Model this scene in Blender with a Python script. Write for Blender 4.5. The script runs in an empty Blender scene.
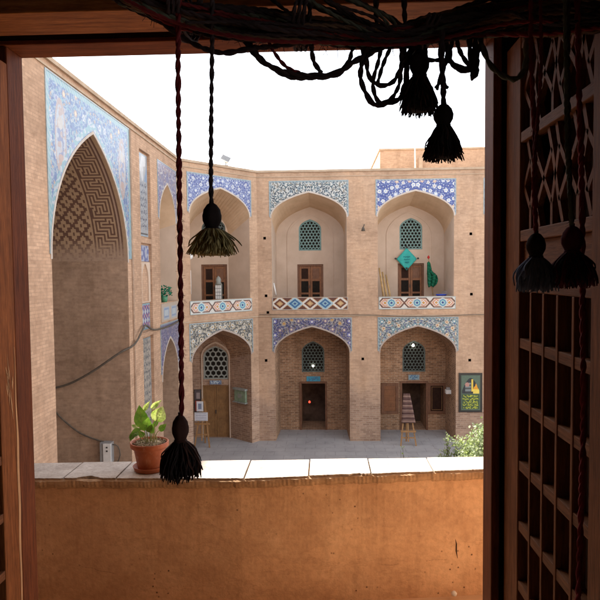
import bpy, bmesh, math, random
import numpy as np
from math import sin, cos, pi, radians, sqrt, atan2, hypot, floor
from mathutils import Vector, Matrix
from mathutils.geometry import tessellate_polygon

random.seed(7)
S = bpy.context.scene
COL = S.collection

# ------------------------------------------------------------------ camera
cam_d = bpy.data.cameras.new('camera')
cam = bpy.data.objects.new('camera', cam_d)
COL.objects.link(cam)
cam_d.sensor_width = 36.0
cam_d.lens = 36.0
cam_d.clip_start = 0.02
cam_d.clip_end = 2000
CAM_M = (Matrix.Rotation(radians(2.29), 3, 'Z') @ Matrix.Rotation(radians(90 - 2.67), 3, 'X')
         @ Matrix.Rotation(radians(-0.55), 3, 'Z'))
cam.matrix_world = Matrix.Translation((0, 0, 7.0)) @ CAM_M.to_4x4()
S.camera = cam

# ------------------------------------------------------------------ sky, sun, exposure
SUN_DIR = Vector((-0.873, 0.50, 1.0)).normalized()      # towards the sun
sun_el = math.asin(SUN_DIR.z)
W = bpy.data.worlds.new('World')
S.world = W
W.use_nodes = True
nt = W.node_tree
bg = nt.nodes['Background']
sky = nt.nodes.new('ShaderNodeTexSky')
sky.sky_type = 'NISHITA'
sky.sun_disc = False
sky.sun_elevation = sun_el
sky.sun_rotation = atan2(SUN_DIR.x, SUN_DIR.y)
sky.altitude = 1700
sky.air_density = 1.0
sky.dust_density = 4.0
sky.ozone_density = 1.0
hs = nt.nodes.new('ShaderNodeHueSaturation')            # the white, hazy sky of the photo
hs.inputs['Saturation'].default_value = 0.22
nt.links.new(sky.outputs[0], hs.inputs['Color'])
nt.links.new(hs.outputs[0], bg.inputs['Color'])
bg.inputs['Strength'].default_value = 0.15
sun_d = bpy.data.lights.new('sun', 'SUN')
sun_d.energy = 4.5
sun_d.angle = radians(0.53)
sun_d.color = (1.0, 0.93, 0.82)
sun = bpy.data.objects.new('sun', sun_d)
COL.objects.link(sun)
sun.location = (-20, 12, 30)
sun.rotation_euler = (-SUN_DIR).to_track_quat('-Z', 'Y').to_euler()
S.view_settings.view_transform = 'Standard'
S.view_settings.look = 'None'
S.view_settings.gamma = 1.0
S.view_settings.use_curve_mapping = False
S.view_settings.exposure = 1.97
S.render.engine = 'CYCLES'
S.cycles.max_bounces = 10
S.cycles.diffuse_bounces = 6


def at(px, py, Y):
    """point on the plane y=Y seen at pixel (px,py) of the 600 px photograph"""
    r = CAM_M @ Vector(((px - 300) / 600, (300 - py) / 600, -1))
    return Vector((0, 0, 7)) + r * (Y / r.y)


# ------------------------------------------------------------------ materials
def new_mat(name, rough=0.8, spec=0.3):
    m = bpy.data.materials.new(name)
    m.use_nodes = True
    n = m.node_tree
    b = n.nodes['Principled BSDF']
    b.inputs['Roughness'].default_value = rough
    b.inputs['Specular IOR Level'].default_value = spec
    return m, n, b


def N(n, typ, **kw):
    nd = n.nodes.new(typ)
    for k, v in kw.items():
        if k in nd.inputs.keys():
            nd.inputs[k].default_value = v
        else:
            setattr(nd, k, v)
    return nd


def ramp(n, fac, stops, interp='LINEAR'):
    r = n.nodes.new('ShaderNodeValToRGB')
    r.color_ramp.interpolation = interp
    e = r.color_ramp.elements
    while len(e) < len(stops):
        e.new(0.5)
    for i, (p, c) in enumerate(stops):
        e[i].position = p
        e[i].color = (c[0], c[1], c[2], 1)
    n.links.new(fac, r.inputs[0])
    return r.outputs[0]


def mixc(n, fac, a, b, mode='MIX'):
    m = n.nodes.new('ShaderNodeMix')
    m.data_type = 'RGBA'
    m.blend_type = mode
    for sock, v in ((m.inputs[0], fac), (m.inputs[6], a), (m.inputs[7], b)):
        if hasattr(v, 'is_linked') or hasattr(v, 'links'):
            n.links.new(v, sock)
        elif isinstance(v, (int, float)):
            sock.default_value = v
        else:
            sock.default_value = (v[0], v[1], v[2], 1)
    return m.outputs[2]


def noise(n, vec, scale, detail=4, rough=0.55, dist=0.0):
    t = n.nodes.new('ShaderNodeTexNoise')
    t.inputs['Scale'].default_value = scale
    t.inputs['Detail'].default_value = detail
    t.inputs['Roughness'].default_value = rough
    t.inputs['Distortion'].default_value = dist
    if vec is not None:
        n.links.new(vec, t.inputs['Vector'])
    return t.outputs['Fac']


def mapping(n, vec, scale=(1, 1, 1), loc=(0, 0, 0)):
    mp = n.nodes.new('ShaderNodeMapping')
    mp.inputs['Scale'].default_value = scale
    mp.inputs['Location'].default_value = loc
    n.links.new(vec, mp.inputs['Vector'])
    return mp.outputs[0]


def tc(n, which='Object'):
    return n.nodes.new('ShaderNodeTexCoord').outputs[which]


def bump(n, b, h, strength=0.4, dist=0.01):
    bp = n.nodes.new('ShaderNodeBump')
    bp.inputs['Strength'].default_value = strength
    bp.inputs['Distance'].default_value = dist
    n.links.new(h, bp.inputs['Height'])
    n.links.new(bp.outputs[0], b.inputs['Normal'])


def brick_mat(name, c1, c2, mortar, bw=0.21, bh=0.065, mort=0.008, contrast=1.0, bumps=0.5, stain=0.35, bias=0.0, low=None):
    m, n, b = new_mat(name, 0.92, 0.15)
    uv = tc(n, 'UV')
    geo = n.nodes.new('ShaderNodeNewGeometry').outputs['Position']
    br = n.nodes.new('ShaderNodeTexBrick')
    n.links.new(uv, br.inputs['Vector'])
    br.inputs['Color1'].default_value = (*c1, 1)
    br.inputs['Color2'].default_value = (*c2, 1)
    br.inputs['Mortar'].default_value = (*mortar, 1)
    br.inputs['Scale'].default_value = 1.0
    br.inputs['Mortar Size'].default_value = mort
    br.inputs['Mortar Smooth'].default_value = 0.3
    br.inputs['Bias'].default_value = bias
    br.inputs['Brick Width'].default_value = bw
    br.inputs['Row Height'].default_value = bh
    base = br.outputs['Color']
    if low:                                   # older, rougher courses near the ground
        b2 = n.nodes.new('ShaderNodeTexBrick')
        wob = n.nodes.new('ShaderNodeVectorMath')
        wob.operation = 'ADD'
        nz_ = n.nodes.new('ShaderNodeTexNoise')
        nz_.inputs['Scale'].default_value = 3.0
        n.links.new(uv, nz_.inputs['Vector'])
        sc_ = n.nodes.new('ShaderNodeVectorMath')
        sc_.operation = 'SCALE'
        sc_.inputs['Scale'].default_value = 0.05
        n.links.new(nz_.outputs['Color'], sc_.inputs[0])
        n.links.new(uv, wob.inputs[0])
        n.links.new(sc_.outputs[0], wob.inputs[1])
        n.links.new(wob.outputs[0], b2.inputs['Vector'])
        b2.inputs['Color1'].default_value = (*low[0], 1)
        b2.inputs['Color2'].default_value = (*low[1], 1)
        b2.inputs['Mortar'].default_value = (*low[2], 1)
        b2.inputs['Scale'].default_value = 1.0
        b2.inputs['Mortar Size'].default_value = 0.014
        b2.inputs['Mortar Smooth'].default_value = 0.5
        b2.inputs['Brick Width'].default_value = 0.27
        b2.inputs['Row Height'].default_value = 0.082
        sp = n.nodes.new('ShaderNodeSeparateXYZ')
        n.links.new(geo, sp.inputs[0])
        ad = N(n, 'ShaderNodeMath', operation='MULTIPLY_ADD')
        n.links.new(noise(n, geo, 1.1, 5, 0.6), ad.inputs[0])
        ad.inputs[1].default_value = 4.2
        n.links.new(sp.outputs['Z'], ad.inputs[2])
        mr = n.nodes.new('ShaderNodeMapRange')
        n.links.new(ad.outputs[0], mr.inputs['Value'])
        mr.inputs['From Min'].default_value = low[3] + 1.7
        mr.inputs['From Max'].default_value = low[3] + 2.9
        mr.inputs['To Min'].default_value = 1
        mr.inputs['To Max'].default_value = 0
        base = mixc(n, mr.outputs[0], br.outputs['Color'], b2.outputs['Color'])
    big = noise(n, geo, 0.55, 5, 0.6)
    col = mixc(n, stain, base, ramp(n, big, [(0.3, (0.62, 0.60, 0.58)), (0.55, (1, 1, 1)), (0.75, (1.15, 1.08, 0.98))]), 'MULTIPLY')
    streak = noise(n, mapping(n, geo, (2.2, 2.2, 0.35)), 1.0, 4, 0.6)
    col = mixc(n, stain * 0.8, col, ramp(n, streak, [(0.32, (0.70, 0.66, 0.62)), (0.5, (1, 1, 1))]), 'MULTIPLY')
    patch = noise(n, mapping(n, geo, (0.9, 0.9, 1.5)), 1.4, 6, 0.7, 0.5)
    col = mixc(n, stain * 0.9, col, ramp(n, patch, [(0.36, (0.74, 0.71, 0.69)), (0.44, (0.97, 0.97, 0.97)), (0.60, (1.0, 1.0, 1.0)), (0.68, (1.16, 1.14, 1.12))]), 'MULTIPLY')
    fine = noise(n, geo, 9.0, 3, 0.6)
    col = mixc(n, 0.45 * contrast, col, ramp(n, fine, [(0.3, (0.72, 0.70, 0.68)), (0.7, (1.18, 1.16, 1.12))]), 'MULTIPLY')
    n.links.new(col, b.inputs['Base Color'])
    bump(n, b, br.outputs['Fac'], -bumps, 0.01)
    return m


def wood_mat(name, dark, light, stretch=(14, 14, 1.2), rough=0.55, spec=0.35):
    m, n, b = new_mat(name, rough, spec)
    o = tc(n, 'Object')
    g = noise(n, mapping(n, o, stretch), 6.0, 6, 0.65, 0.6)
    g2 = noise(n, mapping(n, o, tuple(s * 3.0 for s in stretch)), 9.0, 3, 0.6)
    blot = noise(n, o, 4.0, 4, 0.6)
    col = ramp(n, g, [(0.28, dark), (0.5, tuple((a + c) / 2 for a, c in zip(dark, light))), (0.72, light)])
    col = mixc(n, 0.5, col, ramp(n, g2, [(0.35, (0.55, 0.5, 0.48)), (0.6, (1.1, 1.1, 1.1))]), 'MULTIPLY')
    col = mixc(n, 0.5, col, ramp(n, blot, [(0.3, (0.55, 0.5, 0.5)), (0.65, (1.1, 1.05, 1.0))]), 'MULTIPLY')
    n.links.new(col, b.inputs['Base Color'])
    bump(n, b, g2, 0.35, 0.002)
    return m


def noise_mat(name, c1, c2, scale=6, rough=0.8, spec=0.3, bmp=0.0, detail=5):
    m, n, b = new_mat(name, rough, spec)
    g = noise(n, tc(n, 'Object'), scale, detail, 0.6)
    n.links.new(ramp(n, g, [(0.3, c1), (0.7, c2)]), b.inputs['Base Color'])
    if bmp:
        bump(n, b, g, bmp, 0.01)
    return m


def plain(name, c, rough=0.6, spec=0.4, var=0.25):
    return noise_mat(name, tuple(x * (1 - var) for x in c), tuple(min(1, x * (1 + var)) for x in c), 9, rough, spec)


M = {}
LOWZ = ((0.48, 0.325, 0.235), (0.31, 0.20, 0.145), (0.45, 0.34, 0.26), 1.7)
M['brick'] = brick_mat('tan_brick', (0.565, 0.385, 0.264), (0.475, 0.314, 0.212), (0.50, 0.345, 0.242), 0.22, 0.062, 0.009, 0.9, 0.3, 0.55, 0.0, LOWZ)
M['brick_big'] = brick_mat('left_wing_brick', (0.58, 0.385, 0.264), (0.475, 0.310, 0.210), (0.45, 0.300, 0.206), 0.24, 0.066, 0.009, 1.0, 0.4, 0.55)
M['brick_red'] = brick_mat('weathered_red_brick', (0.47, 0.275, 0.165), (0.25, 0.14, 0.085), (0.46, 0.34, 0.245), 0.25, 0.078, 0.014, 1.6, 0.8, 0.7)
M['brick_rose'] = brick_mat('weathered_rose_brick', (0.45, 0.30, 0.215), (0.30, 0.19, 0.138), (0.45, 0.34, 0.26), 0.27, 0.082, 0.013, 1.4, 0.7, 0.6)
M['brick_iwan'] = brick_mat('brown_iwan_brick', (0.44, 0.31, 0.222), (0.365, 0.254, 0.180), (0.40, 0.284, 0.206), 0.24, 0.066, 0.010, 1.2, 0.5, 0.62)
M['niche_plaster'] = noise_mat('pale_niche_plaster', (0.50, 0.385, 0.295), (0.61, 0.485, 0.385), 1.3, 0.9, 0.1, 0.08, 7)
M['vault_plaster'] = noise_mat('warm_vault_plaster', (0.52, 0.365, 0.235), (0.64, 0.465, 0.315), 1.8, 0.9, 0.1, 0.08, 7)
M['coping'] = noise_mat('roof_coping', (0.40, 0.29, 0.20), (0.52, 0.40, 0.29), 3, 0.9, 0.1)
M['crack'] = plain('crack_shadow', (0.12, 0.07, 0.04), 1.0, 0.0)
M['dark'] = plain('dark_interior', (0.020, 0.016, 0.013), 0.9, 0.1)  # unlit depth behind openings put into the colour
M['dim_wall'] = noise_mat('dim_inner_wall', (0.05, 0.035, 0.028), (0.16, 0.11, 0.085), 2.2, 0.9, 0.1, 0, 6)  # dimness inside the doorways put into the wall colour
M['rim'] = noise_mat('pale_arch_rim', (0.46, 0.38, 0.31), (0.58, 0.52, 0.46), 5, 0.6, 0.3)
M['rim_grey'] = noise_mat('grey_arch_rim', (0.33, 0.27, 0.23), (0.44, 0.37, 0.32), 5, 0.6, 0.3)
M['rim_blue'] = noise_mat('glazed_blue_edge', (0.20, 0.27, 0.30), (0.36, 0.42, 0.43), 8, 0.35, 0.5)
M['floor_tile'] = noise_mat('niche_floor', (0.36, 0.27, 0.21), (0.44, 0.34, 0.26), 3, 0.9, 0.1)
M['door_brown'] = wood_mat('brown_door_wood', (0.16, 0.065, 0.03), (0.36, 0.165, 0.075), (10, 10, 1))
M['door_ochre'] = wood_mat('ochre_door_wood', (0.20, 0.105, 0.042), (0.36, 0.205, 0.085), (10, 10, 1))
M['door_frame'] = wood_mat('dark_frame_wood', (0.13, 0.06, 0.035), (0.27, 0.135, 0.075), (10, 10, 1))
M['grille_teal'] = noise_mat('teal_glazed_grille', (0.11, 0.22, 0.21), (0.20, 0.33, 0.31), 8, 0.45, 0.5)
M['grille_grey'] = noise_mat('grey_green_grille', (0.055, 0.08, 0.075), (0.12, 0.15, 0.14), 8, 0.5, 0.4)
M['grille_pale'] = noise_mat('pale_tile_grille', (0.22, 0.24, 0.22), (0.34, 0.36, 0.33), 8, 0.5, 0.4)
M['wood_v'] = wood_mat('red_brown_wood_upright', (0.080, 0.022, 0.008), (0.225, 0.067, 0.023), (16, 16, 1.1), 0.65, 0.12)
M['wood_h'] = wood_mat('red_brown_wood_level', (0.10, 0.026, 0.009), (0.28, 0.085, 0.028), (1.1, 16, 16), 0.65, 0.12)
M['wood_d'] = wood_mat('red_brown_wood_leaf', (0.095, 0.038, 0.017), (0.25, 0.105, 0.046), (16, 1.1, 16), 0.7, 0.12)
M['wood_leaf_v'] = wood_mat('leaf_wood_upright', (0.100, 0.037, 0.015), (0.26, 0.102, 0.041), (16, 16, 1.1), 0.7, 0.12)
M['wood_leaf_o'] = wood_mat('orange_leaf_wood', (0.13, 0.042, 0.013), (0.38, 0.14, 0.044), (16, 16, 1.1), 0.7, 0.12)
M['beam'] = wood_mat('orange_beam_wood', (0.15, 0.045, 0.014), (0.50, 0.19, 0.058), (1.2, 14, 14), 0.65, 0.2)
M['pale_scrape'] = plain('bare_wood', (0.50, 0.30, 0.16), 0.8, 0.2)
M['gap_dark'] = plain('shade_and_pane_brown', (0.030, 0.013, 0.008), 0.8, 0.2)  # shade of gaps and recesses put into the wood colour; dark panes too
M['room'] = noise_mat('room_plaster', (0.20, 0.12, 0.07), (0.28, 0.175, 0.105), 3, 0.95, 0.1)
M['white'] = plain('white_paint', (0.72, 0.72, 0.70), 0.5, 0.4, 0.06)
M['grey_metal'] = plain('grey_metal', (0.28, 0.28, 0.28), 0.45, 0.5, 0.15)
M['dark_metal'] = plain('dark_metal', (0.045, 0.042, 0.04), 0.5, 0.5, 0.2)
M['black_frame'] = plain('black_frame', (0.012, 0.012, 0.011), 0.4, 0.5)
M['cable'] = plain('black_cable', (0.11, 0.09, 0.07), 0.7, 0.3)
M['easel'] = wood_mat('easel_wood', (0.30, 0.16, 0.065), (0.46, 0.27, 0.12), (10, 10, 1))
M['teal_cloth'] = plain('turquoise_cloth', (0.05, 0.42, 0.38), 0.7, 0.2, 0.12)
M['green_cloth'] = plain('green_cloth', (0.012, 0.14, 0.075), 0.8, 0.2, 0.3)
M['red_cloth'] = plain('red_cloth', (0.45, 0.03, 0.03), 0.8, 0.2)
M['blue_plastic'] = plain('blue_plastic', (0.03, 0.09, 0.60), 0.4, 0.5)
M['reed'] = plain('tan_reed', (0.42, 0.28, 0.13), 0.8, 0.2)
M['sign_blue'] = plain('sky_blue_enamel', (0.10, 0.36, 0.50), 0.4, 0.5, 0.1)
M['green_box'] = plain('green_box', (0.22, 0.30, 0.21), 0.5, 0.4)
M['rope'] = plain('dark_rope', (0.050, 0.033, 0.034), 0.9, 0.15, 0.4)
M['rope_maroon'] = plain('maroon_rope', (0.17, 0.022, 0.024), 0.9, 0.15, 0.45)
M['rope_brown'] = plain('brown_rope', (0.14, 0.078, 0.048), 0.9, 0.15, 0.4)
M['rope_green'] = plain('grey_green_rope', (0.11, 0.115, 0.085), 0.9, 0.15, 0.4)
M['yarn_black'] = plain('black_yarn', (0.026, 0.018, 0.017), 0.9, 0.12, 0.4)
M['yarn_brown'] = plain('brown_yarn', (0.075, 0.034, 0.026), 0.9, 0.12, 0.4)
M['yarn_olive'] = plain('olive_yarn', (0.24, 0.185, 0.08), 0.9, 0.12, 0.5)
M['yarn_straw_backlit'] = plain('backlit_straw_yarn', (0.62, 0.50, 0.23), 0.9, 0.12, 0.3)  # straw yarn lightened, backlight through the strands put into its colour
M['yarn_blue'] = plain('slate_blue_yarn', (0.13, 0.15, 0.21), 0.9, 0.12, 0.5)
M['yarn_maroon'] = plain('dark_maroon_yarn', (0.085, 0.014, 0.018), 0.9, 0.12, 0.4)
def pot_mat():
    m, n, b = new_mat('worn_terracotta', 0.6, 0.3)
    o = tc(n, 'Object')
    g = noise(n, o, 22, 6, 0.65)
    col = ramp(n, g, [(0.3, (0.27, 0.075, 0.03)), (0.55, (0.36, 0.105, 0.045)), (0.75, (0.42, 0.15, 0.075))])
    g2 = noise(n, mapping(n, o, (1, 1, 0.5)), 34, 6, 0.7)
    col = mixc(n, ramp(n, g2, [(0.56, (0, 0, 0)), (0.72, (0.5, 0.5, 0.5))]), col, (0.50, 0.36, 0.27))
    n.links.new(col, b.inputs['Base Color'])
    bump(n, b, g2, 0.15, 0.003)
    return m


M['pot'] = pot_mat()
M['soil'] = noise_mat('potting_soil', (0.05, 0.033, 0.02), (0.42, 0.32, 0.21), 60, 1.0, 0.05, 0.8)


def leaf_mat(name, c1, c2, trans, scale=14):
    m = bpy.data.materials.new(name)
    m.use_nodes = True
    n = m.node_tree
    b = n.nodes['Principled BSDF']
    out = n.nodes['Material Output']
    g = noise(n, tc(n, 'Object'), scale, 3, 0.6)
    c = ramp(n, g, [(0.35, c1), (0.65, c2)])
    n.links.new(c, b.inputs['Base Color'])
    b.inputs['Roughness'].default_value = 0.62
    b.inputs['Specular IOR Level'].default_value = 0.25
    tr = n.nodes.new('ShaderNodeBsdfTranslucent')
    n.links.new(mixc(n, 1.0, c, (1.5, 1.7, 0.7), 'MULTIPLY'), tr.inputs['Color'])
    mx = n.nodes.new('ShaderNodeMixShader')
    mx.inputs[0].default_value = trans
    n.links.new(b.outputs[0], mx.inputs[1])
    n.links.new(tr.outputs[0], mx.inputs[2])
    n.links.new(mx.outputs[0], out.inputs[0])
    return m


M['leaf'] = leaf_mat('pothos_leaf', (0.075, 0.17, 0.030), (0.17, 0.27, 0.065), 0.36, 26)
M['leaf_pale'] = leaf_mat('pale_leaf', (0.22, 0.30, 0.08), (0.58, 0.60, 0.42), 0.34, 40)  # paler, whitish tone for some of the blades
M['vein'] = plain('leaf_vein', (0.30, 0.38, 0.16), 0.6, 0.3)
M['stem'] = plain('pale_stem', (0.30, 0.32, 0.13), 0.6, 0.3)
M['bush'] = leaf_mat('grey_green_leaf', (0.17, 0.22, 0.11), (0.38, 0.41, 0.29), 0.25, 3)
M['twig'] = plain('twig', (0.10, 0.08, 0.05), 0.9, 0.1)
M['weed'] = leaf_mat('weed_leaf', (0.12, 0.20, 0.05), (0.22, 0.30, 0.08), 0.3, 3)


def ground_mat():
    m, n, b = new_mat('grey_paving', 0.85, 0.2)
    geo = n.nodes.new('ShaderNodeNewGeometry').outputs['Position']
    br = n.nodes.new('ShaderNodeTexBrick')
    n.links.new(geo, br.inputs['Vector'])
    br.offset = 0.5
    br.inputs['Color1'].default_value = (0.40, 0.385, 0.385, 1)
    br.inputs['Color2'].default_value = (0.375, 0.36, 0.36, 1)
    br.inputs['Mortar'].default_value = (0.30, 0.285, 0.285, 1)
    br.inputs['Scale'].default_value = 1
    br.inputs['Mortar Size'].default_value = 0.012
    br.inputs['Brick Width'].default_value = 0.8
    br.inputs['Row Height'].default_value = 0.5
    g = noise(n, geo, 0.8, 5, 0.6)
    col = mixc(n, 0.6, br.outputs['Color'], ramp(n, g, [(0.3, (0.75, 0.75, 0.75)), (0.7, (1.15, 1.13, 1.1))]), 'MULTIPLY')
    g2 = noise(n, geo, 2.6, 7, 0.68, 0.6)
    col = mixc(n, 0.55, col, ramp(n, g2, [(0.34, (0.72, 0.71, 0.70)), (0.46, (1, 1, 1)), (0.62, (1.0, 1.0, 1.0)), (0.72, (1.12, 1.10, 1.07))]), 'MULTIPLY')
    n.links.new(col, b.inputs['Base Color'])
    return m


M['ground'] = ground_mat()


def mud_mat(name, c1, c2, c3):
    m, n, b = new_mat(name, 0.95, 0.1)
    geo = n.nodes.new('ShaderNodeNewGeometry').outputs['Position']
    g = noise(n, geo, 3.0, 8, 0.68, 0.1)
    col = ramp(n, g, [(0.28, c1), (0.5, c2), (0.72, c3)])
    f = noise(n, geo, 34, 5, 0.65)
    col = mixc(n, 0.5, col, ramp(n, f, [(0.3, (0.72, 0.70, 0.68)), (0.6, (1.08, 1.07, 1.05))]), 'MULTIPLY')
    # long drip stains and cracks that belong to the plaster
    s = noise(n, mapping(n, geo, (7, 7, 0.8)), 1.0, 5, 0.6)
    col = mixc(n, 0.55, col, ramp(n, s, [(0.30, (0.62, 0.58, 0.55)), (0.46, (1, 1, 1))]), 'MULTIPLY')
    # horizontal repair seam
    seam = noise(n, mapping(n, geo, (1.0, 1.0, 3.2)), 1.0, 7, 0.62, 0.2)
    col = mixc(n, 0.6, col, ramp(n, seam, [(0.40, (0.86, 0.83, 0.80)), (0.495, (0.98, 0.98, 0.98)), (0.50, (0.80, 0.76, 0.72)), (0.508, (1.04, 1.04, 1.03)), (0.62, (1.12, 1.12, 1.10))]), 'MULTIPLY')
    # small dark pits
    v = n.nodes.new('ShaderNodeTexVoronoi')
    v.inputs['Scale'].default_value = 26
    n.links.new(geo, v.inputs['Vector'])
    pitmask = noise(n, geo, 3.0, 2, 0.5)
    pit = N(n, 'ShaderNodeMath', operation='MULTIPLY')
    n.links.new(ramp(n, v.outputs['Distance'], [(0.06, (1, 1, 1)), (0.16, (0, 0, 0))]), pit.inputs[0])
    n.links.new(ramp(n, pitmask, [(0.54, (0, 0, 0)), (0.62, (1, 1, 1))]), pit.inputs[1])
    col = mixc(n, pit.outputs[0], col, (0.10, 0.055, 0.03))
    n.links.new(col, b.inputs['Base Color'])
    add = N(n, 'ShaderNodeMath', operation='ADD')
    n.links.new(g, add.inputs[0])
    mul = N(n, 'ShaderNodeMath', operation='MULTIPLY')
    mul.inputs[1].default_value = 0.45
    n.links.new(f, mul.inputs[0])
    n.links.new(mul.outputs[0], add.inputs[1])
    bump(n, b, add.outputs[0], 0.4, 0.025)
    return m


M['mud'] = mud_mat('ochre_mud_plaster', (0.51, 0.315, 0.19), (0.61, 0.395, 0.245), (0.70, 0.48, 0.31))
def slab_mat():
    m, n, b = new_mat('pale_stone_slab', 0.9, 0.15)
    geo = n.nodes.new('ShaderNodeNewGeometry').outputs['Position']
    g = noise(n, geo, 7, 7, 0.65, 0.3)
    col = ramp(n, g, [(0.3, (0.30, 0.255, 0.22)), (0.5, (0.42, 0.365, 0.32)), (0.7, (0.52, 0.46, 0.41))])
    f = noise(n, geo, 70, 4, 0.7)
    col = mixc(n, 0.5, col, ramp(n, f, [(0.34, (0.62, 0.60, 0.58)), (0.55, (1.05, 1.05, 1.04))]), 'MULTIPLY')
    n.links.new(col, b.inputs['Base Color'])
    ad = N(n, 'ShaderNodeMath', operation='ADD')
    n.links.new(g, ad.inputs[0])
    n.links.new(f, ad.inputs[1])
    bump(n, b, ad.outputs[0], 0.4, 0.006)
    return m


M['mud_lip'] = mud_mat('crumbled_mud_lip', (0.30, 0.19, 0.115), (0.40, 0.265, 0.16), (0.50, 0.345, 0.22))
M['slab'] = slab_mat()
M['balcony_floor'] = noise_mat('balcony_brick_floor', (0.56, 0.38, 0.235), (0.66, 0.46, 0.30), 4, 0.9, 0.1)


def paint_mat(name, rough):
    m, n, b = new_mat(name, rough, 0.5)
    a = n.nodes.new('ShaderNodeAttribute')
    a.attribute_name = 'Col'
    g = noise(n, n.nodes.new('ShaderNodeNewGeometry').outputs['Position'], 12, 3, 0.6)
    col = mixc(n, 0.5, a.outputs['Color'], ramp(n, g, [(0.3, (0.78, 0.77, 0.75)), (0.65, (1.08, 1.08, 1.06))]), 'MULTIPLY')
    n.links.new(col, b.inputs['Base Color'])
    return m


M['tile'] = paint_mat('glazed_mosaic_tile', 0.32)
M['painted'] = paint_mat('painted_board', 0.55)
M['inlay'] = paint_mat('brick_inlay', 0.9)


def emit_mat(name, c, st):
    m = bpy.data.materials.new(name)
    m.use_nodes = True
    b = m.node_tree.nodes['Principled BSDF']
    b.inputs['Base Color'].default_value = (*c, 1)
    b.inputs['Emission Color'].default_value = (*c, 1)
    b.inputs['Emission Strength'].default_value = st
    return m


M['bulb'] = emit_mat('lit_bulb', (1.0, 0.93, 0.78), 3)
M['red_bulb'] = emit_mat('lit_red_lamp', (1.0, 0.06, 0.03), 0.7)


# ------------------------------------------------------------------ object helpers
ROOT = {}


def thing(name, label, cat, loc=(0, 0, 0), group=None):
    o = bpy.data.objects.new(name, None)
    COL.objects.link(o)
    o.location = loc
    o.empty_display_size = 0.1
    o['label'] = label
    o['category'] = cat
    if group:
        o['group'] = group
    ROOT[o] = Vector(loc)
    return o


def tag(o, label, cat, group=None):
    o['label'] = label
    o['category'] = cat
    if group:
        o['group'] = group
    return o


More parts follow.
